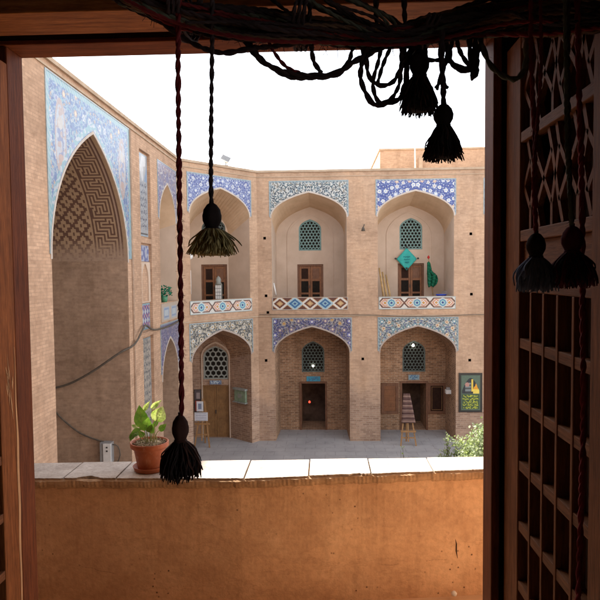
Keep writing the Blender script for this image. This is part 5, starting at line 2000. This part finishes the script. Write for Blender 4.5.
def casement(xf, sgn, label, wm):
    """leaf opened square to the wall; xf the face seen, sgn the side its thickness lies on"""
    T = 0.035
    x0, x1 = (xf, xf + T) if sgn > 0 else (xf - T, xf)
    yh, yf = (1.675, 1.085)          # hinge edge, free edge
    sw = 0.115 if sgn > 0 else 0.092
    root = part(wd, 'casement', wm, (x0, x1, yh - sw, yh, FLO + 0.05, 7.590))
    root['label'] = label
    def sub(name, m, *bx, bev=0.002):
        return part(root, name, m, *bx, bev=bev)
    ROOT[root] = ROOT[wd]
    ya, yb = yf + 0.06, yh - sw
    sub('stile', wm, (x0, x1, yf, yf + 0.06, FLO + 0.05, 7.590))
    for (z0, z1) in ((7.556, 7.589), (7.322, 7.348), (7.072, 7.100), (6.945, 6.968)):
        sub('rail', 'wood_d', (x0 + 0.002, x1 - 0.002, ya, yb, z0, z1))
    sub('panel', 'wood_d', (x0 + 0.012, x1 - 0.010, ya, yb, 6.9685, 7.0715))
    # thin back rails of the glazing grid
    zs = [6.812 - 0.1595 * k for k in range(10)]
    for z in zs:
        if z > FLO + 0.1:
            sub('rail', 'wood_d', (x0 + 0.003, x1 - 0.001, ya, yb, z - 0.0125, z + 0.0125), bev=0.0015)
    for k in range(1, 5):
        y = yb + (ya - yb) * k / 5
        sub('muntin', 'wood_leaf_v', (x0 + 0.001, x1 - 0.004, y - 0.006, y + 0.006, FLO + 0.1, 6.9445), bev=0.0015)
    # diagonal lattice
    for (z0, z1) in ((7.1005, 7.3215), (7.3485, 7.5555)):
        lb_ = MB()
        xm = (x0 + x1) / 2
        H = z1 - z0
        Wd = yb - ya
        n = 3
        cw = Wd / n
        for k in range(n):
            yc = yb - (k + 0.5) * cw
            e = cw * 0.5
            zc = (z0 + z1) / 2
            h4 = H * 0.27
            w = 0.0135
            def br(y_0, z_0, y_1, z_1):
                lb_.bar((xm, y_0, z_0), (xm, y_1, z_1), w, 0.014, (1, 0, 0))
            # an elongated hexagon star: X through the cell plus stubs
            br(yc - e, zc, yc - e * 0.30, zc + h4)
            br(yc - e * 0.30, zc + h4, yc - e * 0.05, z1 - 0.001)
            br(yc + e, zc, yc + e * 0.30, zc + h4)
            br(yc + e * 0.30, zc + h4, yc + e * 0.62, z1 - 0.001)
            br(yc - e, zc, yc - e * 0.30, zc - h4)
            br(yc - e * 0.30, zc - h4, yc - e * 0.62, z0 + 0.001)
            br(yc + e, zc, yc + e * 0.30, zc - h4)
            br(yc + e * 0.30, zc - h4, yc + e * 0.30, z0 + 0.001)
            br(yc - e * 0.30, zc + h4, yc + e * 0.30, zc - h4)
            br(yc + e * 0.30, zc + h4, yc - e * 0.30, zc - h4)
        lat = lb_.build('lattice', M['wood_leaf_v'], root)
    # dark wall of the window niche shows through; glass kept thin and old
    return root


casement(0.500, 1, 'right leaf seen from its glazed grid side', 'wood_leaf_v')
casement(-0.882, -1, 'left leaf seen almost edge on with a scraped stile', 'wood_leaf_o')
# scraped bare wood on the left stile
rl = random.Random(12)
st_ = MB()
ed = []
for k in range(60):
    z = FLO + 0.1 + k / 59 * 1.42
    c = 1.666 + 0.002 * sin(z * 9) + 0.0015 * sin(z * 31)
    w = 0.0055 * (0.55 + 0.45 * sin(z * 5 + 1)) * min(1, (59 - k) / 12 + 0.05) + 0.0006
    ed.append((z, c - w, c + w))
for a_, c_ in zip(ed[:-1], ed[1:]):
    st_.quad((-0.8812, a_[1], a_[0]), (-0.8812, a_[2], a_[0]), (-0.8812, c_[2], c_[0]), (-0.8812, c_[1], c_[0]))
st_.build('bare_streak', M['pale_scrape'], wd)
for k in range(9):
    st_ = MB()
    y0, z0 = 1.632 + rl.uniform(-0.012, 0.018), 6.58 + rl.uniform(0, 0.19)
    L, dy = rl.uniform(0.03, 0.10), rl.uniform(-0.012, 0.004)
    w = rl.uniform(0.001, 0.0028)
    ps = [(-0.8812, y0 + dy * t + q * w * sin(pi * min(0.97, max(0.03, t))) + 0.0008 * sin(t * 20 + k), z0 + L * t) for q in (-1, 1) for t in np.linspace(0, 1, 9)]
    st_.add(ps, [(i, i + 1, 9 + i + 1, 9 + i) for i in range(8)])
    st_.build('scratch', M['pale_scrape'], wd)
# niche boards the leaves fold against
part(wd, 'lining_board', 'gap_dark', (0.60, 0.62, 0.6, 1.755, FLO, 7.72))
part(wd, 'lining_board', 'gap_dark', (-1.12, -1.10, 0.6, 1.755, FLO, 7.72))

# ================================================================== ROPES AND TASSELS
def rope_mesh(mb, pts, r, mi=0, step=None, pitch=9.0, strands=2, ph=0.0, fuzz=0):
    P = smooth_path([Vector(p) for p in pts], step or r * 1.25)
    t = (P[1] - P[0]).normalized()
    u = t.orthogonal().normalized()
    L = 0.0
    paths = [[] for _ in range(strands)]
    for i, p in enumerate(P):
        if i:
            L += (P[i] - P[i - 1]).length
        tt = (P[min(i + 1, len(P) - 1)] - P[max(i - 1, 0)]).normalized()
        u = (u - tt * u.dot(tt)).normalized()
        w = tt.cross(u)
        for k in range(strands):
            a = 2 * pi * (L / (pitch * r)) + 2 * pi * k / strands + ph + 0.7 * sin(L * 23 + ph) + 0.5 * sin(L * 61 + 2 * ph)
            paths[k].append(p + (u * cos(a) + w * sin(a)) * r * 0.44)
    for k in range(strands):
        mb.tube(paths[k], [r * 0.64 * (1 + 0.10 * sin(i * 0.31 + ph * 3 + k) + 0.07 * sin(i * 0.83 + k)) for i in range(len(paths[k]))], 6, mi)
    if fuzz:
        fr_ = random.Random(int(ph * 1000) + len(P))
        for _ in range(int(fuzz * L)):
            p = fr_.choice(P)
            d = Vector((fr_.gauss(0, 1), fr_.gauss(0, 1), fr_.gauss(0, 1))).normalized()
            e = p + d * r * fr_.uniform(1.3, 2.3)
            mb.tube([p + d * r * 0.5, p + d * r * 1.2 + Vector((0, 0, r * 0.15)), e - Vector((0, 0, r * fr_.uniform(0, 0.5)))], 0.00026, 3, mi, cap=False)


YR = 1.06


def px_path(pts, Y=YR, jit=0.0, rng=None):
    out = []
    for p in pts:
        y = p[2] if len(p) > 2 else Y
        q = at(p[0], p[1], y)
        if rng:
            q += Vector((rng.gauss(0, jit), rng.gauss(0, jit), rng.gauss(0, jit)))
        out.append(q)
    return out


rbn = thing('rope_bundle', 'thick dark bundle of twisted ropes slung across the top of the window', 'rope', at(330, 40, YR))
rr = random.Random(21)
center = [(84, -28), (130, 1), (180, 15), (250, 24), (330, 31), (400, 36), (445, 27), (500, 15), (560, 10), (720, -4)]
thick = [9, 7, 12, 15, 11, 8, 12, 18, 23, 26]
for k in range(50):
    s_off = rr.uniform(-1, 1)
    dy = rr.uniform(-0.075, 0.06)
    f1, f2 = rr.uniform(0, 6), rr.uniform(0.8, 1.9)
    k0 = rr.choice([0, 0, 0, 1, 2])
    k1 = rr.choice([10, 10, 10, 9, 8])
    pts = []
    for i in range(k0, k1):
        x, y = center[i]
        o_ = max(-1.05, min(1.05, s_off + 0.45 * sin(f1 + i * f2)))
        pts.append((x + rr.uniform(-12, 12), y + o_ * thick[i] - (4 if i < 2 else 0), YR + dy + rr.uniform(-0.01, 0.01)))
    b_ = MB()
    m_ = rr.choice(['rope', 'rope', 'rope', 'rope_maroon', 'rope_green', 'rope_brown'])
    rope_mesh(b_, px_path(pts), rr.uniform(0.0030, 0.0056), step=0.009, ph=rr.uniform(0, 6))
    b_.build('strand', M[m_], rbn)
# strands that come down into the bundle from above
for k in range(9):
    x0 = rr.uniform(230, 340)
    b_ = MB()
    rope_mesh(b_, px_path([(x0, -26), (x0 + 25, -4 + rr.uniform(-5, 5)), (x0 + 70, 18 + rr.uniform(-5, 8)), (410 + rr.uniform(-20, 20), 36 + rr.uniform(-7, 8)), (450, 28 + rr.uniform(-8, 8)), (500, 14)], YR - rr.uniform(0, 0.06)), rr.uniform(0.003, 0.005), step=0.009)
    b_.build('strand', M[rr.choice(['rope', 'rope_brown', 'rope_green'])], rbn)
# lashings round the bundle and the cords it hangs from
for (x, ya, yb) in ((183, 4, 34), (300, 12, 43), (424, 26, 47)):
    b_ = MB()
    c0, c1 = at(x, ya, YR), at(x + 3, yb, YR)
    cc_, h_ = (c0 + c1) / 2, (c0 - c1).length / 2
    for s in range(3):
        ring = []
        for q in range(17):
            a = 2 * pi * q / 16
            ring.append(cc_ + Vector((s * 0.008 - 0.008 + 0.006 * sin(a), 0.078 * cos(a), h_ * sin(a))))
        rope_mesh(b_, ring, 0.0036, step=0.01)
    b_.build('lashing', M['rope'], rbn)
for (x0, x1) in ((376, 377), (404, 406), (200, 190), (505, 500)):
    b_ = MB()
    rope_mesh(b_, px_path([(x0, -40), (x0, 0), (x1, 34)]), 0.005, step=0.008)
    b_.build('hanging_cord', M['rope'], rbn)

LOOPS = [
    ([(238, 20), (246, 42), (262, 60), (285, 72), (310, 76.5), (335, 74), (352, 64), (372, 51), (398, 40), (430, 30)], 0.0052, 'rope'),
    ([(243, 24), (250, 45), (266, 63), (288, 75), (312, 78), (338, 73), (349, 60), (353, 48), (362, 36)], 0.0042, 'rope'),
    ([(262, 20), (270, 45), (283, 64), (300, 74.5)], 0.0036, 'rope_maroon'),
    ([(313, -12), (312, 20), (311, 45), (314, 60), (323, 73)], 0.0044, 'rope'),
    ([(104, -12), (150, 14), (182, 38), (205, 49), (225, 53), (252, 50), (280, 43), (315, 38)], 0.0048, 'rope'),
    ([(96, -16), (140, 6), (190, 30), (240, 40), (300, 41), (360, 46), (420, 44)], 0.0048, 'rope'),
    ([(366, 36), (362, 55), (360, 75), (364, 92), (374, 102), (388, 104.5), (401, 96), (406, 78), (405, 60), (404, 40)], 0.0052, 'rope'),
    ([(370, 36), (367, 60), (370, 78), (380, 87), (393, 83), (402, 68), (408, 52), (414, 36)], 0.0044, 'rope'),
    ([(384, 40), (378, 62), (373, 84), (377, 101), (390, 100), (399, 84), (401, 60), (400, 38)], 0.004, 'rope'),
    ([(396, 40), (389, 54), (381, 70), (378, 84)], 0.0038, 'rope'),
    ([(424, 44), (428, 58), (441, 61.5), (452, 61), (460, 66), (470, 70)], 0.0036, 'rope'),
    ([(455, 26), (452, 45), (451, 60), (458, 68), (469, 71)], 0.0042, 'rope'),
    ([(456, 28), (460, 48), (468, 64), (473, 70)], 0.0038, 'rope'),
    ([(469, 18), (470, 45), (472, 70), (474, 78), (476, 70), (475, 45), (476, 18)], 0.0055, 'rope'),
    ([(478, 18), (480, 40), (477, 58), (472, 66)], 0.0036, 'rope'),
    ([(476, 14), (483, 48), (494, 68), (507, 78), (519, 77), (526, 64), (527, 46), (524, 26)], 0.0050, 'rope_green'),
    ([(442, 26), (441, 50), (443, 68), (440, 80), (437, 90)], 0.0046, 'rope'),
    ([(446, 40), (447, 62), (441, 76), (446, 88)], 0.0040, 'rope'),
    ([(415, 42), (409, 60), (404, 80), (401, 95)], 0.0036, 'rope'),
]
for pts, r_, m_ in LOOPS:
    b_ = MB()
    rope_mesh(b_, px_path(pts, YR - 0.03, 0.0015, rr), r_, ph=rr.uniform(0, 6), fuzz=300)
    b_.build('loop', M[m_], rbn)
# loose fibres poking out of the bundle
b_ = MB()
for k in range(220):
    x = rr.uniform(150, 560)
    y = np.interp(x, [150, 240, 330, 420, 480, 560], [20, 42, 48, 46, 32, 38]) + rr.uniform(-14, 3)
    q = at(x, y, YR + rr.uniform(-0.06, 0.02))
    d = Vector((rr.gauss(0, 1), rr.gauss(0, .5), rr.gauss(0, .7))).normalized() * rr.uniform(0.010, 0.026)
    b_.tube([q, q + d * 0.5 + Vector((0, 0, 0.004)), q + d * 0.9 - Vector((0, 0, 0.004))], 0.0005, 3)
o = b_.build('fibre', M['rope'], rbn)
o['kind'] = 'stuff'


def tassel(name, label, cord, cord_r, cord_m, head, skirt, mats, Y, n=230, seed=0, twin=None):
    """head=(cx, ytop, ybottom, width_px); skirt=(cx, ytop, ybottom, width_px, flare)"""
    rl = random.Random(seed)
    k = Y / 600.0
    hx, hy0, hy1, hw = head
    sx, sy0, sy1, swd, flare = skirt
    top = at(hx, hy0, Y)
    hb = at(hx, hy1, Y)
    root = thing(name, label, 'tassel', at(cord[0][0], cord[0][1], Y))
    b = MB()
    rope_mesh(b, px_path(list(cord), Y, 0.0008, rl), cord_r, pitch=9, ph=rl.uniform(0, 6), fuzz=420)
    b.build('cord', M[cord_m], root)
    if twin:
        b = MB()
        rope_mesh(b, px_path(twin[0], Y - 0.012, 0.001, rl), twin[1], pitch=8)
        b.build('cord', M[twin[2]], root)
    H = (top - hb).length
    R = hw * k / 2
    prof = [(0.0035, H * 1.10), (R * 0.22, H), (R * 0.50, H * 0.93), (R * 0.86, H * 0.74), (R, H * 0.52), (R * 0.95, H * 0.32), (R * 0.72, H * 0.12), (R * 0.62, 0.0), (R * 0.64, -H * 0.12), (R * 0.5, -H * 0.2)]
    # smooth the profile
    pr = []
    for i in range(len(prof) - 1):
        for t in (0, 0.34, 0.67):
            pr.append((prof[i][0] * (1 - t) + prof[i + 1][0] * t, prof[i][1] * (1 - t) + prof[i + 1][1] * t))
    pr.append(prof[-1])
    b = MB()
    b.lathe(pr[::-1], hb, 44, mod=lambda a, z: 1 + 0.035 * sin(22 * a + z * 120) + 0.02 * sin(7 * a))
    b.build('head', M[mats[0]], root)
    b = MB()
    for s in range(4):
        ring = [hb + Vector((R * 0.70 * cos(2 * pi * q / 14), R * 0.70 * sin(2 * pi * q / 14), H * 0.03 - s * H * 0.05)) for q in range(15)]
        b.tube(ring, H * 0.032, 5)
    b.build('binding', M[mats[0]], root)
    # skirt
    st = at(sx, sy0, Y)
    sb = at(sx, sy1, Y)
    L = (st - sb).length
    RS = swd * k / 2
    core = MB()
    core.lathe([(RS * 0.42, -L * 0.86), (RS * 0.66, -L * 0.80), (RS * (0.55 + 0.2 * flare), -L * 0.45), (RS * 0.45, -L * 0.2), (R * 0.62, 0.0)], hb, 24, mod=lambda a, z: 1 + 0.08 * sin(9 * a + z * 40))
    core.build('skirt_core', M[mats[1]], root)
    sk = MB()
    for i in range(n):
        a = rl.uniform(0, 2 * pi)
        q = sqrt(rl.uniform(0.25, 1.0))
        out = RS * q * rl.uniform(0.80, 1.10)
        ln = L * (1.0 - 0.20 * q * flare) * (rl.uniform(0.90, 1.05) if rl.random() < 0.8 else rl.uniform(0.6, 0.9))
        wisp = rl.random() < 0.10
        wa, wb, wp = rl.uniform(0.001, 0.0035), rl.uniform(4, 9), rl.uniform(0, 6.28)
        if wisp:
            out *= rl.uniform(1.08, 1.28)
            ln *= rl.uniform(0.62, 0.95)
        sway = rl.uniform(-0.22, 0.22)
        P = []
        for j in range(8):
            t = j / 7
            # bell: quickly outwards, then hanging
            rad = R * 0.55 + (out - R * 0.55) * (t ** (0.75 if flare > 0.6 else 0.9)) * (1.08 - 0.08 * t)
            if flare < 0.5:
                rad = R * 0.55 + (out - R * 0.55) * sin(min(1, t * 1.25) * pi / 2)
            aa = a + sway * t + 0.05 * sin(t * 9 + i)
            z = -ln * (t ** (1.0 if flare < 0.5 else 1.12)) + R * 0.06
            P.append(hb + Vector((rad * cos(aa) + wa * t * sin(wb * t + wp), rad * sin(aa) + wa * t * cos(wb * t + wp), z)))
        sk.tube(P, [0.0015] * 6 + [0.0014, 0.0009], 4, rl.choices([0, 1], [1 - mats[3], mats[3]])[0])
    sk.build('skirt', [M[mats[1]], M[mats[2]]], root)
    return root


tassel('tassel', 'dark tassel on the longest maroon cord, hanging beside the flower pot',
       [(178.2, -30), (178.6, 60), (179.5, 150), (180.6, 300), (181.5, 408), (181, 420)], 0.0048, 'rope_maroon', (180.5, 415, 441, 17), (184.5, 441, 480, 42, 0.45),
       ('yarn_brown', 'yarn_black', 'yarn_brown', 0.3), 1.0, 260, 1)
tassel('tassel', 'olive tassel with straw coloured fringe flaring wide in front of the corner bay',
       [(211.5, -30), (212, 40), (211.6, 110), (211.4, 180), (211.8, 205)], 0.0040, 'rope', (212, 203, 229, 19), (213, 231, 262, 50, 0.9),
       ('yarn_black', 'yarn_olive', 'yarn_straw_backlit', 0.45), 1.0, 240, 2)
tassel('tassel', 'black tassel against the sky, upper left one of the overlapping pair',
       [(416, 20), (417, 44), (419, 56)], 0.0050, 'rope', (419.5, 50, 76, 19), (421, 76, 117, 40, 0.5),
       ('yarn_black', 'yarn_black', 'yarn_brown', 0.2), 1.02, 260, 3)
tassel('tassel', 'black tassel against the sky, lower right one of the overlapping pair',
       [(442, 30), (442.5, 70), (443, 108)], 0.0048, 'rope', (443.5, 104, 126, 19), (444, 127, 164, 40, 0.5),
       ('yarn_black', 'yarn_black', 'yarn_brown', 0.2), 0.98, 260, 4)
tassel('tassel', 'slate blue round tassel hanging in front of the open window leaf',
       [(531, -30), (532.5, 60), (534.5, 150), (536, 232), (536, 240)], 0.0040, 'rope_maroon', (536, 233, 257, 18), (536.5, 258, 294, 37, 0.3),
       ('yarn_black', 'yarn_blue', 'yarn_blue', 0.5), 0.98, 300, 5,
       ([(540, -30), (540, 60), (537, 120), (533.5, 180), (536, 228)], 0.0030, 'rope_maroon'))
tassel('tassel', 'blackish maroon round tassel nearest the right edge of the window leaf',
       [(567, -30), (568, 80), (570, 160), (571, 228), (572, 236)], 0.0042, 'rope', (572, 226, 252, 20), (573.5, 253, 290, 41, 0.3),
       ('yarn_maroon', 'yarn_maroon', 'yarn_black', 0.4), 0.96, 300, 6,
       ([(564, -30), (566.5, 60), (567.5, 130), (568.5, 190), (571.5, 226)], 0.0034, 'rope_green'))
lr = MB()
rope_mesh(lr, px_path([(577, -30), (579, 80), (581, 180), (583, 300), (583.5, 420), (581, 520), (577, 640)], 0.99, 0.001, rr), 0.0050)
tag(lr.build('long_rope', M['rope_maroon']), 'long dark red rope hanging past the whole open leaf', 'rope')

# ================================================================== POTTED PLANT
PX, PY, PZ = -0.923, 3.085, 5.966
sa = MB()
sa.lathe([(0.070, 0.0), (0.078, 0.003), (0.087, 0.024), (0.088, 0.027), (0.084, 0.027), (0.074, 0.008), (0.001, 0.008)], (PX, PY, PZ), 36)
tag(sa.build('plant_saucer', M['pot']), 'terracotta coloured saucer under the flower pot on the parapet', 'saucer')
pp = thing('potted_plant', 'leafy green plant in a ribbed terracotta pot on the parapet', 'plant', (PX, PY, PZ + 0.009))
b_ = MB()
pz = PZ + 0.009
b_.lathe([(0.060, 0.0), (0.062, 0.004), (0.083, 0.115), (0.084, 0.118)], (PX, PY, pz), 192, mod=lambda a, z: 1 + (0.038 * sin(a * 22) if 0.008 < z < 0.112 else 0))
b_.build('pot', M['pot'], pp)
b_ = MB()
b_.lathe([(0.083, 0.112), (0.094, 0.114), (0.099, 0.120), (0.100, 0.141), (0.096, 0.144), (0.091, 0.141), (0.089, 0.125), (0.080, 0.112)], (PX, PY, pz), 64)
b_.build('rim', M['pot'], pp)
b_ = MB()
rl = random.Random(9)
b_.lathe([(0.088, 0.122), (0.075, 0.134), (0.05, 0.139), (0.001, 0.141)], (PX, PY, pz), 24, mod=lambda a, z: 1)
for k in range(170):
    a, q = rl.uniform(0, 6.28), 0.084 * sqrt(rl.random())
    s = rl.uniform(0.003, 0.008)
    c0 = Vector((PX + q * cos(a), PY + q * sin(a), pz + 0.137))
    d = Vector((rl.gauss(0, 1), rl.gauss(0, 1), rl.gauss(0, .4))).normalized()
    b_.bar(c0 - d * s, c0 + d * s, s * 0.8, s * 0.6)
b_.build('soil', M['soil'], pp)


def leaf_blade(mb, base, d, up, L, Wd, curl=0.25, mi=0):
    """heart shaped blade, folded a little along its midrib"""
    d = d.normalized()
    s = d.cross(up).normalized()
    nn_ = s.cross(d).normalized()
    prof = [(0.0, 0.12), (0.06, 0.62), (0.16, 0.92), (0.30, 1.0), (0.48, 0.90), (0.66, 0.64), (0.82, 0.34), (0.93, 0.12), (1.0, 0.0)]
    vs, fs = [], []
    for (t, w) in prof:
        c = base + d * L * t - nn_ * curl * L * t * t
        for q in (-1, -0.5, 0, 0.5, 1):
            back = -0.10 * L * abs(q) if t < 0.1 else 0
            vs.append(c + s * (q * w * Wd / 2) + nn_ * (abs(q) * w * Wd * 0.13) + d * back)
    for i in range(len(prof) - 1):
        for k in range(4):
            fs.append((i * 5 + k, i * 5 + k + 1, (i + 1) * 5 + k + 1, (i + 1) * 5 + k))
    mb.add(vs, fs, mi, True)


# (base px, tip px, size, width, tilt, pale)
LV = [((142, 425), (139, 405), 0.115, 0.085, 0, 'leaf'),
      ((157, 420), (163, 404), 0.085, 0.095, 1, 'leaf_pale'),
      ((146, 430), (148, 424), 0.09, 0.085, 2, 'leaf'),
      ((140, 431), (128, 436), 0.075, 0.06, 3, 'leaf'),
      ((152, 408), (161, 400), 0.070, 0.035, 0, 'leaf_pale'),
      ((144, 410), (149, 402), 0.060, 0.030, 0, 'leaf_pale'),
      ((137, 428), (131, 424), 0.040, 0.03, 3, 'leaf_pale'),
      ((150, 432), (153, 425), 0.06, 0.05, 2, 'leaf'),
      ((134, 434), (130, 440), 0.045, 0.04, 3, 'leaf'),
      ((160, 430), (166, 424), 0.05, 0.04, 2, 'leaf'),
      ((143, 436), (140, 430), 0.045, 0.035, 1, 'leaf'),
      ((154, 426), (159, 418), 0.05, 0.03, 0, 'leaf')]
for i, ((bx0, by0), (tx, ty), L, Wd, tilt, m_) in enumerate(LV):
    Yl = PY + (-0.03, 0.01, -0.05, -0.02, 0.03, 0.0, 0.02, -0.06, -0.04, -0.02, -0.05, 0.03)[i]
    p0, p1 = at(bx0, by0, Yl), at(tx, ty, Yl)
    d = (p1 - p0)
    d.y += (0.0, 0.01, -0.02, -0.02, 0.01, 0.0, 0, -0.02, -0.02, 0, -0.02, 0.01)[i]
    up = Vector((0.25, -1, 0.45)) if tilt in (0, 1, 2) else Vector((0.0, -0.7, 0.8))
    lm = MB()
    leaf_blade(lm, p0, d, up, L * 0.9, Wd * 0.86, 0.22)
    dn = d.normalized()
    sn = dn.cross(up).normalized()
    nn2 = sn.cross(dn).normalized()
    for side_ in (1, -1):
        rib = [p0 + dn * L * 0.9 * t - nn2 * 0.22 * L * 0.9 * t * t + nn2 * 0.0006 for t in np.linspace(0, 0.97, 9)]
        lm.tube(rib, [0.0011 * (1 - t * 0.08) for t in range(9)], 4, 1)
        break
    for t in (0.18, 0.36, 0.54):
        for q in (-1, 1):
            c_ = p0 + dn * L * 0.9 * t - nn2 * 0.22 * L * 0.9 * t * t
            e_ = c_ + dn * L * 0.13 + sn * q * Wd * 0.30 * (1 - t * 0.5) + nn2 * (0.055 * Wd - 0.05 * L * t)
            lm.tube([c_, e_], [0.0006, 0.0002], 3, 1)
    lf_ = lm.build('leaf', [M[m_], M['vein']], pp)
    sm_ = MB()
    root_p = Vector((PX + (p0.x - PX) * 0.35, PY + (p0.y - PY) * 0.3, pz + 0.128))
    md = root_p.lerp(p0, 0.55) + Vector((0, 0, 0.02))
    sm_.tube(smooth_path([root_p, md, p0], 0.012), 0.0022, 6)
    sm_.build('stem', M['stem'], pp)
for k in range(7):
    a = rl.uniform(0, 6.28)
    p0 = Vector((PX + 0.05 * cos(a), PY + 0.05 * sin(a), pz + 0.126))
    p1 = p0 + Vector((rl.uniform(-.02, .02), rl.uniform(-.02, .02), rl.uniform(0.04, 0.11)))
    sm_ = MB()
    sm_.tube([p0, p0.lerp(p1, .5) + Vector((0.004, 0, 0)), p1], [0.0022, 0.002, 0.0012], 5)
    sm_.build('stem', M['stem'], pp)

# repeats of one kind share a group
GROUPS = {'tassel': 'yarn tassels hanging in the window', 'easel': 'wooden easels in the court', 'door_sign': 'small plates over the ground floor doors',
          'bulb': 'lit bulbs at the ground floor doorways', 'court_shrub': 'shrubs in the court', 'paper_sheet': 'sheets on the light easel',
          'wall_cable': 'cables strung on the walls', 'meter_cable': 'thin cables at the electricity box', 'tube_lamp': 'white tube lamps of the upper galleries'}
for o in bpy.data.objects:
    k = o.name.split('.')[0]
    if o.parent is None and k in GROUPS:
        o['group'] = GROUPS[k]
